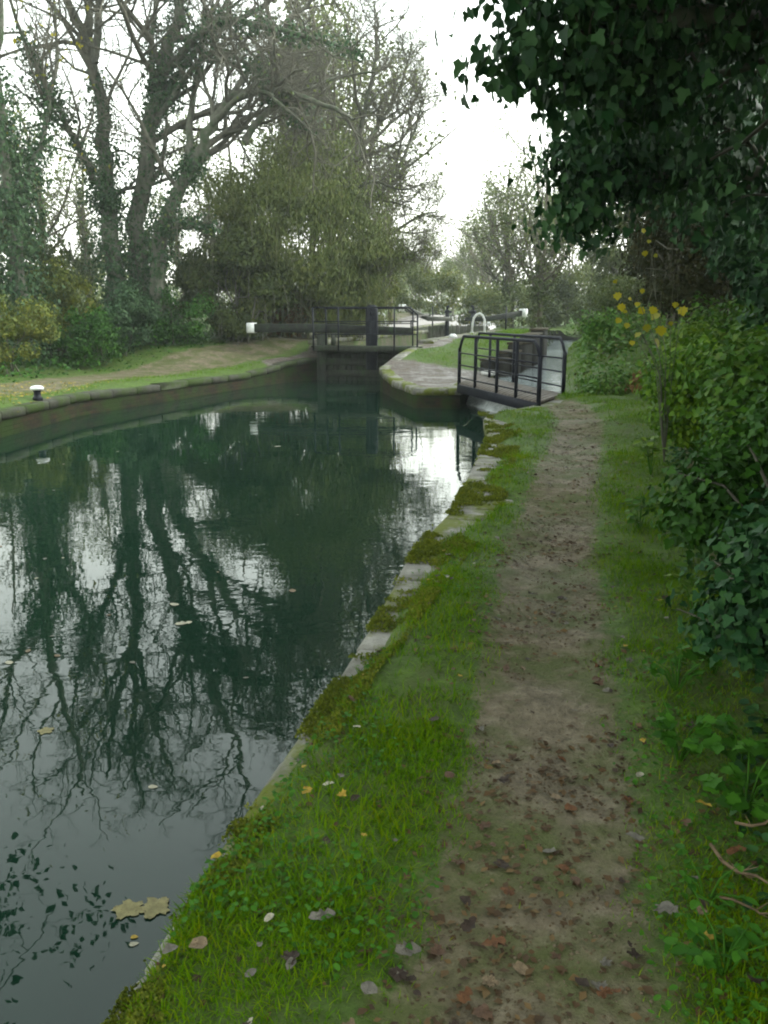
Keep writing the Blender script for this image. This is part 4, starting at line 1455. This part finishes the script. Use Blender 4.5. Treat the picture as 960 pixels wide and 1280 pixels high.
# ------------------------------------------------------------------ low plants on the verge
def verge_plant(label, px, py, z, h, n, leaf, tmpl, mat, seed, spread=.16):
    x, y, _ = on(px, py, z)
    g = ground_z(x, y)
    t = thing('verge_plant', label, 'plant', (x, y, g), 'leafy plants at the hedge foot')
    rg = np.random.default_rng(seed)
    mb = MB()
    pos, tip, nor = [], [], []
    k = max(3, n // 5)
    for i in range(k):
        a = rg.uniform(0, 6.28)
        e = np.array([math.cos(a) * spread * rg.uniform(.3, 1.1), math.sin(a) * spread * rg.uniform(.3, 1.1), h * rg.uniform(.5, 1.1)])
        mb.tube([(0, 0, -.02), e * [.35, .35, .6], e], [.004, .003, .0015], 4, False)
        for j in range(n // k):
            f = rg.uniform(.55, 1)
            b = rg.uniform(0, 6.28)
            pos.append(e * f)
            tip.append((math.cos(b), math.sin(b), rg.uniform(-.5, .1)))
            nor.append((rg.normal(0, .3), rg.normal(-.15, .3), 1))
    V, F = scatter(tmpl, np.array(pos), np.array(tip), np.array(nor), leaf * rg.uniform(.6, 1.2, len(pos)))
    link('leaves', npmesh('leaves', V, [F], M[mat]), t)
    mb.obj('stem', M['weed'], t)


VP = [
    ('lowest ferny plant with toothed leaves at the right edge', 935, 985, .10, .20, 64, .055, T_MAPLE, 'weed'),
    ('bright leafy plant spilling onto the grass below the hedge', 850, 930, .08, .20, 70, .042, T_MAPLE, 'weed'),
    ('leafy sprig leaning left above the bright verge plant', 850, 815, .20, .22, 60, .038, T_OVAL, 'weed'),
    ('pale green sprig standing clear of the dark hedge hollow', 875, 690, .35, .30, 40, .065, T_MAPLE, 'lime'),
    ('small nettle clump below the pale green sprig', 900, 770, .3, .25, 36, .06, T_MAPLE, 'weed'),
    ('two leafed seedling clump beside the dead sticks', 885, 1110, .03, .12, 26, .036, T_OVAL, 'weed'),
    ('nettle clump by the lime green hedge shrub', 815, 570, .2, .45, 46, .08, T_OVAL, 'lime'),
    ('low nettle clump where the verge grass narrows', 800, 650, .05, .25, 40, .07, T_OVAL, 'bramble'),
    ('leafy clump at the bottom right corner', 905, 1215, .03, .14, 60, .038, T_OVAL, 'weed'),
    ('young ivy clump at the right edge above the ferny plant', 930, 905, .18, .2, 30, .06, T_IVY, 'weed'),
]
for i, (lb, px, py, z, h, n, lf, tp, m) in enumerate(VP):
    verge_plant(lb, px, py, z, h, n, lf, tp, m, 200 + i)


def stick(label, a, b, r, seed):
    rg = random.Random(seed)
    A, B = Vector(a), Vector(b)
    mb = MB()
    P = [A.lerp(B, f) + Vector((rg.gauss(0, .012), rg.gauss(0, .012), abs(rg.gauss(0, .01)))) for f in (0, .25, .5, .75, 1)]
    P = [Vector((p.x, p.y, max(p.z, ground_z(p.x, p.y) + r * .7))) for p in P]
    mb.tube([tuple(p) for p in P], [r, r * .95, r * .85, r * .7, r * .4], 6)
    mb.tube([tuple(P[2]), tuple(P[2] + (B - A) * .18 + Vector((.03, .02, .03)))], [r * .5, r * .2], 5)
    mb.tube([tuple(P[1]), tuple(P[1] + (B - A) * .16 + Vector((-.03, .03, .015)))], [r * .45, r * .15], 4)
    mb.tube([tuple(P[3]), tuple(P[3] + (B - A) * .2 + Vector((.0, -.03, .01)))], [r * .4, r * .15], 4)
    tag(mb.obj('dead_stick', M['stick']), label, 'stick', 'dead sticks at the hedge foot')


M['stick'] = surf('stick', [(.3, (.06, .042, .026)), (.7, (.17, .12, .07))], 20, .8, .3)
stick('thick reddish dead stick lying at the right edge', on(885, 1060, .03), on(968, 1115, .05), .006, 1)
stick('thin bent dead stick just below the thick one', on(905, 1085, .03), on(950, 1100, .03), .003, 2)
stick('pale dead stick poking out of the hedge at the right edge', on(920, 1035, .06), on(975, 1025, .1), .005, 3)
stick('dead stick lying lowest of the sticks', on(900, 1125, .02), on(970, 1145, .04), .004, 4)


# ------------------------------------------------------------------ grass, moss, weeds
def grass():
    rg = np.random.default_rng(9)
    P, S = [], []
    for (x0, x1, y0, y1, dens, sz) in ((-1.1, 2.3, .9, 3.2, 24000, .036), (-.8, 2.9, 3.2, 6, 11000, .046), (-.2, 4.4, 6, 10, 4400, .055), (.6, 6.0, 10, 18, 1700, .072), (-9, -2, 14, 32, 420, .09), (1.0, 9.5, 22, 52, 420, .11), (3.5, 12, 17, 40, 60, .22)):
        n = int((x1 - x0) * (y1 - y0) * dens)
        X, Y = rg.uniform(x0, x1, n), rg.uniform(y0, y1, n)
        z, mud, pave, left, right, isl = fields(X, Y)
        ok = ~(inside(P1, X, Y) | inside(P2, X, Y) | inside(P3, X, Y))
        dE = pdist(EDGE + CORNER, X, Y)
        hx = np.interp(Y, [p[1] for p in HEDGE], [p[0] for p in HEDGE])
        patch = .42 + 1.5 * (vnoise(X * .8 + Y * .6, Y * .8 - X * .6, 1.9, 11) - .33) + .5 * (vnoise(X, Y, 6.3, 18) - .5)
        pr = np.clip(1.05 - 1.3 * mud + .7 * (vnoise(X, Y, 4, 12) - .5) + .35 * (vnoise(X, Y, 11, 17) - .5), .012, 1) * (1 - np.clip(pave * 1.4, 0, 1)) * np.clip(patch, .12, 1)
        pr *= np.where(right & (Y < 17), np.clip((dE / (np.interp(Y, [0, 3.3, 4.6, 7, 14], [.09, .13, .30, .46, .50]) * (.55 + .9 * vnoise(X, Y, 1.5, 14))) - .25) * 1.6, 0, 1), 1)
        pr *= np.where(right & (X > hx + .25) & (Y < 17), .12, 1)
        pr *= np.where(left, np.clip(pdist(LEFT, X, Y) * 3 - .8, 0, 1), 1)
        pr *= np.where(left & (pdist(LPATH, X, Y) > 1.2) & (X < np.interp(Y, [p[1] for p in LPATH], [p[0] for p in LPATH])), .3, 1)
        keep = ok & (rg.random(n) < pr)
        P.append(np.column_stack([X, Y, z])[keep])
        S.append(np.full(keep.sum(), sz) * (.55 + .8 * vnoise(X, Y, 1.3, 13)[keep]) * (1 - .5 * mud[keep]))
    P, S = np.concatenate(P), np.concatenate(S)
    n = len(P)
    a = rg.uniform(0, 2 * math.pi, n)
    lean = np.abs(rg.normal(.55, .35, n))
    tip = np.column_stack([np.cos(a) * lean, np.sin(a) * lean, np.ones(n)])
    nor = np.column_stack([np.cos(a), np.sin(a), np.full(n, .15)])
    S = S * rg.uniform(.5, 1.35, n)
    P[:, 2] -= .006
    V, F = scatter(T_BLADE, P, tip, nor, S, S * .055 + .0016)
    tag(link('grass', npmesh('grass', V, [F], M['grass'])), kind='stuff')
    print('blades', n)


grass()


def undergrowth():
    rg = np.random.default_rng(29)
    out_ = {'ivy': [], 'bramble': [], 'hedge': []}
    for side, x0, x1, y0, y1, n, hh, sz in (('r', 1, 8, 1, 17, 42000, .30, .055), ('r', 4, 18, 17, 62, 46000, .6, .14), ('l', -22, -4, 8, 36, 36000, .55, .12)):
        X, Y = rg.uniform(x0, x1, n), rg.uniform(y0, y1, n)
        z, mud, pave, left, right, isl = fields(X, Y)
        if side == 'r':
            hx = np.interp(Y, [p[1] for p in HEDGE], [p[0] for p in HEDGE])
            d = np.where(Y < 17, X - hx - .05 - .3 * (vnoise(X, Y, 1.2, 41) - .3), pdist(BW_R, X, Y) - .25)
            ok = right & (d > 0) & ~inside(P2, X, Y)
        else:
            lx = np.interp(Y, [p[1] for p in LPATH], [p[0] for p in LPATH])
            d = lx - 1.15 - X - .7 * (vnoise(X, Y, .8, 42) - .4)
            ok = left & (d > 0)
        top = hh * np.clip(d * 1.5, .12, 1) * (.3 + 1.2 * vnoise(X, Y, 1.6, 43))
        pos = np.column_stack([X, Y, z + top * rg.random(n) ** .6])[ok]
        m = len(pos)
        tip = np.column_stack([rg.normal(0, 1, (m, 2)), rg.normal(-.3, .3, m)])
        nor = np.column_stack([rg.normal(-.2 if side == 'r' else .2, .4, m), rg.normal(-.2, .4, m), np.ones(m)])
        V, F = scatter(T_OVAL if side == 'r' and y0 < 5 else T_DIAM, pos, tip, nor, sz * rg.uniform(.5, 1.3, m))
        key = 'hedge' if side == 'l' else ('ivy' if y0 < 5 else 'bramble')
        o = link('undergrowth', npmesh('undergrowth', V, [F], M[key]))
        tag(o, kind='stuff')


undergrowth()


def moss_and_weeds():
    rg = np.random.default_rng(19)
    # moss cushions on the coping
    n = 110000
    u = rg.uniform(1.2, 15, n) ** 1
    ex = np.interp(u, [p[1] for p in EDGE], [p[0] for p in EDGE])
    off = -.015 + .46 * rg.random(n) ** 1.3 * np.interp(u, [1, 3.5, 6, 15], [.35, .5, 1, 1.1])
    X, Y = ex + off, u
    Xa, Ya = X * .78 + Y * .62, Y * .78 - X * .62
    k = .5 * vnoise(Xa, Ya, 1.9, 21) + .34 * vnoise(Ya, Xa, 4.7, 22) + .26 * vnoise(Xa + Ya, Ya - .4 * Xa, 9.5, 23) + .07 + .10 * (1 - sst(3.5, 5.5, Y))
    keep = (rg.random(n) < np.clip((k - .615) * 6, 0, 1)) & (rg.random(n) < np.clip(1.4 - u / 18, .4, 1))
    X, Y, k = X[keep], Y[keep], k[keep]
    z0 = np.maximum(fields(X, Y)[0], -.05 - .03 * (1 - sst(3.4, 5.0, Y)) + .004)
    pos = np.column_stack([X, Y, z0 + np.clip(k - .6, 0, .3) * .045])
    m = len(pos)
    tip = rdir(rg, m) + [0, 0, .5]
    V, F = scatter(T_DIAM, pos, tip, rdir(rg, m) + [0, 0, 1], (.009 + .0016 * Y) * rg.uniform(.7, 1.4, m), (.012 + .002 * Y))
    tag(link('moss', npmesh('moss', V, [F], M['moss'])), kind='stuff')
    # clover and plantain leaves in the near grass
    n = 15000
    Y = 1.2 + 5.3 * rg.random(n) ** 1.5
    ex = np.interp(Y, [p[1] for p in EDGE], [p[0] for p in EDGE])
    X = ex + rg.uniform(.05, 1.9, n)
    z, mud, pave, left, right, isl = fields(X, Y)
    hx = np.interp(Y, [p[1] for p in HEDGE], [p[0] for p in HEDGE])
    keep = (vnoise(X * .8 + Y * .6, Y * .8 - X * .6, 2.6, 31) + .10 * (1 - sst(2.2, 3.4, Y)) > .60) & (rg.random(n) < np.clip(1 - 1.2 * mud, 0, 1)) & (X < hx + .5) & (rg.random(n) < np.clip(1.5 - Y / 4, .12, 1))
    pos = np.column_stack([X, Y, z])[keep]
    m = len(pos)
    pos[:, 2] += rg.uniform(.008, .04, m)
    a = rg.uniform(0, 6.28, m)
    V, F = scatter(T_OVAL, pos, np.column_stack([np.cos(a), np.sin(a), rg.uniform(-.3, .3, m)]), np.column_stack([rg.normal(0, .35, (m, 2)), np.ones(m)]), (k_ := .017 * rg.uniform(.4, 1.6, m)), k_ * rg.uniform(.8, 1.2, m))
    tag(link('low_weeds', npmesh('low_weeds', V, [F], M['weed'])), kind='stuff')
    # grit and clods trodden out of the path
    n = 15000
    Y = 1.3 + 12 * rg.random(n) ** 1.7
    X = np.interp(Y, [p[1] for p in PATH_C], [p[0] for p in PATH_C]) + rg.normal(0, .26, n)
    z, mud = fields(X, Y)[:2]
    keep = (rg.random(n) < mud) & (vnoise(X, Y, 3.3, 51) + .4 * vnoise(X, Y, 9, 52) > .55)
    pos = np.column_stack([X, Y, z])[keep]
    octa = (np.array([(.5, 0, 0), (0, .6, 0), (-.5, 0, 0), (0, -.5, 0), (.1, 0, .42), (-.1, .1, -.3)]), np.array([(0, 1, 4), (1, 2, 4), (2, 3, 4), (3, 0, 4), (1, 0, 5), (2, 1, 5), (3, 2, 5), (0, 3, 5)]))
    m = len(pos)
    a = rg.uniform(0, 6.28, m)
    V, F = scatter(octa, pos, np.column_stack([np.cos(a), np.sin(a), rg.normal(0, .3, m)]), np.column_stack([rg.normal(0, .3, (m, 2)), np.ones(m)]), .004 + .012 * rg.random(m) ** 3)
    tag(link('path_gravel', npmesh('path_gravel', V, [F], M['grit'])), kind='stuff')
    # small leaf bits everywhere on the path and verges
    n = 7500
    Y = 1.3 + 15 * rg.random(n) ** 1.6
    X = np.interp(Y, [p[1] for p in PATH_C], [p[0] for p in PATH_C]) + rg.normal(0, .42, n)
    z = fields(X, Y)[0]
    ok = ~inside(P1, X, Y) & (rg.random(n) < np.clip(vnoise(X * .8 + Y * .6, Y * .8 - X * .6, 2.8, 61) * 2.4 - .7, .08, 1))
    pos = np.column_stack([X, Y, z + .006])[ok]
    XL = rg.uniform(-9.5, -6.7, 900)
    YL = rg.uniform(14, 22, 900)
    okl = ~inside(P1, XL, YL)
    zl = fields(XL, YL)[0] + .02
    m = len(pos)
    a = rg.uniform(0, 6.28, m)
    V, F = scatter(T_DIAM, pos, np.column_stack([np.cos(a), np.sin(a), rg.normal(0, .15, m)]), np.column_stack([rg.normal(0, .3, (m, 2)), np.ones(m)]), .026 * rg.uniform(.35, 1.4, m) * (1 + pos[:, 1] * .05))
    tag(link('leaf_litter', npmesh('leaf_litter', V, [F], M['dead'])), kind='stuff')
    pos = np.column_stack([XL, YL, zl])[okl]
    m = len(pos)
    a = rg.uniform(0, 6.28, m)
    V, F = scatter(T_DIAM, pos, np.column_stack([np.cos(a), np.sin(a), rg.normal(0, .15, m)]), np.column_stack([rg.normal(0, .3, (m, 2)), np.ones(m)]), .07 * rg.uniform(.4, 1.2, m), .08)
    tag(link('leaf_litter', npmesh('leaf_litter', V, [F], M['ochre_leaf'])), kind='stuff')


M['grit'] = leafmat('grit', [(.035, .027, .017), (.075, .06, .04), (.14, .12, .09)], .8, .1, 0)
M['ochre_leaf'] = leafmat('ochre_leaf', [(.12, .10, .03), (.26, .20, .06), (.34, .28, .12)], .6, .2, .1)
moss_and_weeds()

# ------------------------------------------------------------------ fallen leaves, one object each
LEAFMESH = {}


def leaf_mesh(shape, colour, var, flat=False):
    key = (shape, colour, var, flat)
    if key not in LEAFMESH:
        rg = np.random.default_rng(abs(hash(str(key))) % 9999 if False else sum(map(ord, str(key))))
        TV, TF = {'oak': T_OAK, 'oval': T_OVAL, 'maple': T_MAPLE, 'lobed': T_LOBED, 'diam': T_DIAM}[shape]
        V = TV.copy()
        V[:, 1] -= .4
        c = rg.uniform(.25, .9)
        V[:, 2] += c * (V[:, 0] ** 2) * rg.choice([1, 1, -.6]) + .25 * rg.uniform(-.3, .8) * V[:, 1] ** 2
        V[:, 2] += rg.normal(0, .05, len(V))
        V[:, :2] += rg.normal(0, .025, (len(V), 2))
        if flat:
            V[:, 2] *= .12
        V[:, 2] -= V[:, 2].min()
        LEAFMESH[key] = npmesh('leaf', V, [TF], M['leaf ' + colour])
    return LEAFMESH[key]


def put_leaf(name, label, x, y, z, size, shape, colour, group, rg, var=0, tilt=.25):
    o = link(name, leaf_mesh(shape, colour, var, name == 'floating_leaf'))
    o.location = (x, y, z)
    o.rotation_euler = (rg.uniform(-tilt, tilt), rg.uniform(-tilt, tilt), rg.uniform(0, 6.28))
    o.scale = (size, size, size)
    return tag(o, label, 'leaf', group)


def fallen():
    rg = random.Random(4)
    special = [
        ('orange curled leaf lying alone low on the muddy path', 583, 1240, .07, 'oak', 'orange'),
        ('largest dark brown leaf curled up in the middle of the near path', 588, 1153, .075, 'oak', 'dark brown'),
        ('rusty orange leaf just right of the dark curled leaf', 615, 1180, .08, 'oak', 'orange'),
        ('big pale grey leaf lying in the near verge grass', 407, 1170, .085, 'oak', 'grey'),
        ('pale tan curled leaf on the mossy edge near the water', 252, 1199, .07, 'oval', 'tan'),
        ('round grey leaf on the mossy edge beside the pale tan one', 212, 1204, .05, 'oval', 'grey'),
        ('flat grey leaf on bare soil where the path meets the verge', 512, 1195, .09, 'oak', 'grey'),
        ('small white rounded leaf in the right verge grass', 799, 971, .045, 'oval', 'pale'),
        ('yellow leaf standing on edge in the right verge grass', 876, 1017, .07, 'oval', 'yellow'),
        ('grey leaf lying where the right verge meets the path', 795, 1053, .07, 'oval', 'grey'),
        ('grey heart shaped leaf in the lower right verge', 833, 1140, .07, 'maple', 'grey'),
        ('tan pale leaf in the grass above the dark soil patch', 412, 987, .055, 'oval', 'pale'),
        ('thin yellow leaf lying in the verge just left of the tan pale one', 384, 1000, .055, 'oval', 'yellow'),
        ('bright yellow speck of leaf on the mossy water edge', 380, 957, .028, 'oval', 'yellow'),
        ('white leaf on dark soil near the water edge', 447, 913, .045, 'oval', 'pale'),
        ('yellow leaf at the lower right corner verge', 882, 1192, .05, 'maple', 'yellow'),
        ('rust leaf at the right edge beside the sticks', 922, 1072, .08, 'oak', 'orange'),
        ('yellow leaf on the mossy edge above the floating leaf pair', 272, 1078, .045, 'oval', 'yellow'),
    ]
    for i, (lb, px, py, s, sh, c) in enumerate(special):
        x, y, _ = on(px, py, 0.0)
        put_leaf('fallen_leaf', lb, x, y, ground_z(x, y) + .022, s * .85, sh, c, 'fallen leaves', rg, i % 3)
    zones = (('path', 'lying flat on the muddy towpath', 130), ('left verge', 'caught in the grass between path and water', 70), ('right verge', 'lying in the grass below the right hedge', 45))
    cols = {'path': ['dark brown', 'dark brown', 'brown', 'brown', 'tan', 'grey', 'orange'], 'left verge': ['brown', 'dark brown', 'tan', 'pale', 'grey', 'yellow'], 'right verge': ['brown', 'tan', 'dark brown', 'yellow', 'grey']}
    for zn, where, n in zones:
        for i in range(n):
            y = 1.5 + 8.5 * rg.random() ** 1.9
            pc = float(np.interp(y, [p[1] for p in PATH_C], [p[0] for p in PATH_C]))
            w = float(np.interp(y, PATH_Y, PATH_W))
            if zn == 'path':
                x = pc + w * rg.uniform(-1.05, .95)
            elif zn == 'left verge':
                e = float(np.interp(y, [p[1] for p in EDGE], [p[0] for p in EDGE]))
                x = e + .06 + (pc - w - e - .06) * rg.random()
            else:
                x = pc + w + rg.uniform(.05, .4)
            c = rg.choice(cols[zn])
            sh = rg.choice(['oak', 'oval', 'oval', 'lobed', 'maple'])
            s = rg.uniform(.022, .05)
            if c in ('pale', 'yellow'):
                s *= .7
            put_leaf('fallen_leaf', '%s fallen leaf, small, %s' % (c, where), x, y, ground_z(x, y) + (.008 if zn == 'path' else .02), s, sh, c, 'fallen leaves', rg, i % 3)
    # floating on the canal
    fl = [('big cream leaf floating by the near bank, left one of an overlapping pair', 160, 1140, .115, 'lobed', 'cream yellow'),
          ('big cream leaf floating by the near bank, right one of an overlapping pair', 190, 1134, .125, 'lobed', 'cream yellow'),
          ('tiny yellow leaf floating below the cream pair', 167, 1172, .03, 'oval', 'yellow'),
          ('small white leaf floating just under the tiny yellow one', 166, 1181, .036, 'oval', 'pale'),
          ('tan yellow leaf floating alone at the left of the pool', 57, 915, .085, 'lobed', 'cream yellow'),
          ('long white leaf curl floating in the middle of the dark tree reflection', 232, 779, .14, 'oak', 'pale'),
          ('thin white leaf floating just above the white curl', 219, 756, .09, 'oval', 'pale'),
          ('brown leaf floating in the bright ripples right of the white curl', 366, 739, .09, 'oval', 'tan'),
          ('small white leaf floating at the left in the dark trunk reflection', 12, 829, .07, 'oval', 'pale'),
          ('pale fleck of leaf floating above the cream pair', 190, 984, .05, 'oval', 'pale'),
          ('small grey leaf floating between the white curl and the bank', 165, 828, .05, 'oval', 'grey'),
          ('pale leaf floating in the dark reflection below the gate', 348, 558, .13, 'oval', 'pale')]
    for i, (lb, px, py, s, sh, c) in enumerate(fl):
        x, y, _ = on(px, py, WZ)
        put_leaf('floating_leaf', lb, x, y, WZ + .003, s, sh, c, 'leaves floating on the canal', rg, i % 3, .008)
    for i in range(26):
        px, py = rg.choice([(rg.uniform(20, 400), rg.uniform(545, 620)), (rg.uniform(300, 470), rg.uniform(472, 520)), (rg.uniform(0, 420), rg.uniform(620, 860))])
        x, y, _ = on(px, py, WZ)
        if not bool(inside(P1, np.array([x]), np.array([y]))[0]):
            continue
        put_leaf('floating_leaf', 'one of the small pale leaf flecks scattered over the dark canal', x, y, WZ + .004, rg.uniform(.03, .07), 'oval', rg.choice(['pale', 'grey', 'tan']), 'leaves floating on the canal', rg, i % 3, .008)


fallen()

# ------------------------------------------------------------------ air
def haze(dens):
    m, nt = newmat('haze')
    v = N(nt, 'ShaderNodeVolumePrincipled', ins={'Color': (.84, .90, .86, 1), 'Density': dens, 'Anisotropy': .3})
    o = N(nt, 'ShaderNodeOutputMaterial')
    nt.links.new(v.outputs[0], o.inputs['Volume'])
    x0, x1, y0, y1, z0, z1 = -265, 265, -75, 265, -2.9, 26
    V = [(x, y, z) for z in (z0, z1) for x, y in ((x0, y0), (x1, y0), (x1, y1), (x0, y1))]
    F = [(0, 3, 2, 1), (4, 5, 6, 7), (0, 1, 5, 4), (1, 2, 6, 5), (2, 3, 7, 6), (3, 0, 4, 7)]
    tag(link('haze', npmesh('haze', V, [F], m)), kind='stuff')


HAZE = .0010
if HAZE:
    haze(HAZE)

# ------------------------------------------------------------------ light, sky, camera
SUN_EL, SUN_AZ = R(36), R(74)      # azimuth from +Y towards +X
w = bpy.data.worlds.new('World')
sc.world = w
w.use_nodes = True
nt = w.node_tree
for n_ in list(nt.nodes):
    nt.nodes.remove(n_)
sky = N(nt, 'ShaderNodeTexSky', sky_type='NISHITA', sun_disc=False, sun_elevation=SUN_EL, sun_rotation=SUN_AZ, air_density=3.2, dust_density=2, ozone_density=1.0)
hs = N(nt, 'ShaderNodeHueSaturation', ins={'Saturation': .16, 'Value': 1.0})
nt.links.new(sky.outputs[0], hs.inputs['Color'])
bg = N(nt, 'ShaderNodeBackground', ins={'Strength': .15})
nt.links.new(hs.outputs[0], bg.inputs[0])
ow = N(nt, 'ShaderNodeOutputWorld')
nt.links.new(bg.outputs[0], ow.inputs[0])
ld = bpy.data.lights.new('sun', 'SUN')
ld.energy = .5
ld.angle = R(26)
ld.color = (1, .97, .92)
sun = bpy.data.objects.new('sun', ld)
COL.objects.link(sun)
sd = Vector((math.sin(SUN_AZ) * math.cos(SUN_EL), math.cos(SUN_AZ) * math.cos(SUN_EL), math.sin(SUN_EL)))
sun.rotation_euler = (-sd).to_track_quat('-Z', 'Y').to_euler()

cd = bpy.data.cameras.new('camera')
cam = bpy.data.objects.new('camera', cd)
COL.objects.link(cam)
cam.location = (0, 0, EYE)
cam.rotation_euler = (R(90) - PITCH, 0, 0)
cd.sensor_fit = 'VERTICAL'
cd.sensor_height = 24
cd.lens = 24 * FPX / 1280
cd.clip_start, cd.clip_end = .05, 2000
sc.camera = cam
sc.render.resolution_x, sc.render.resolution_y = 768, 1024
WB_TINT = 2
vs = sc.view_settings
vs.use_white_balance, vs.white_balance_temperature, vs.white_balance_tint = True, 6250, WB_TINT
vs.view_transform, vs.look, vs.gamma, vs.exposure = "Standard", "None", 1, 2.25
cy = sc.cycles
cy.max_bounces, cy.diffuse_bounces, cy.glossy_bounces, cy.transmission_bounces, cy.volume_bounces = 6, 3, 3, 3, 0
cy.use_denoising = True
cy.filter_width = 2.0
cy.caustics_reflective = cy.caustics_refractive = False
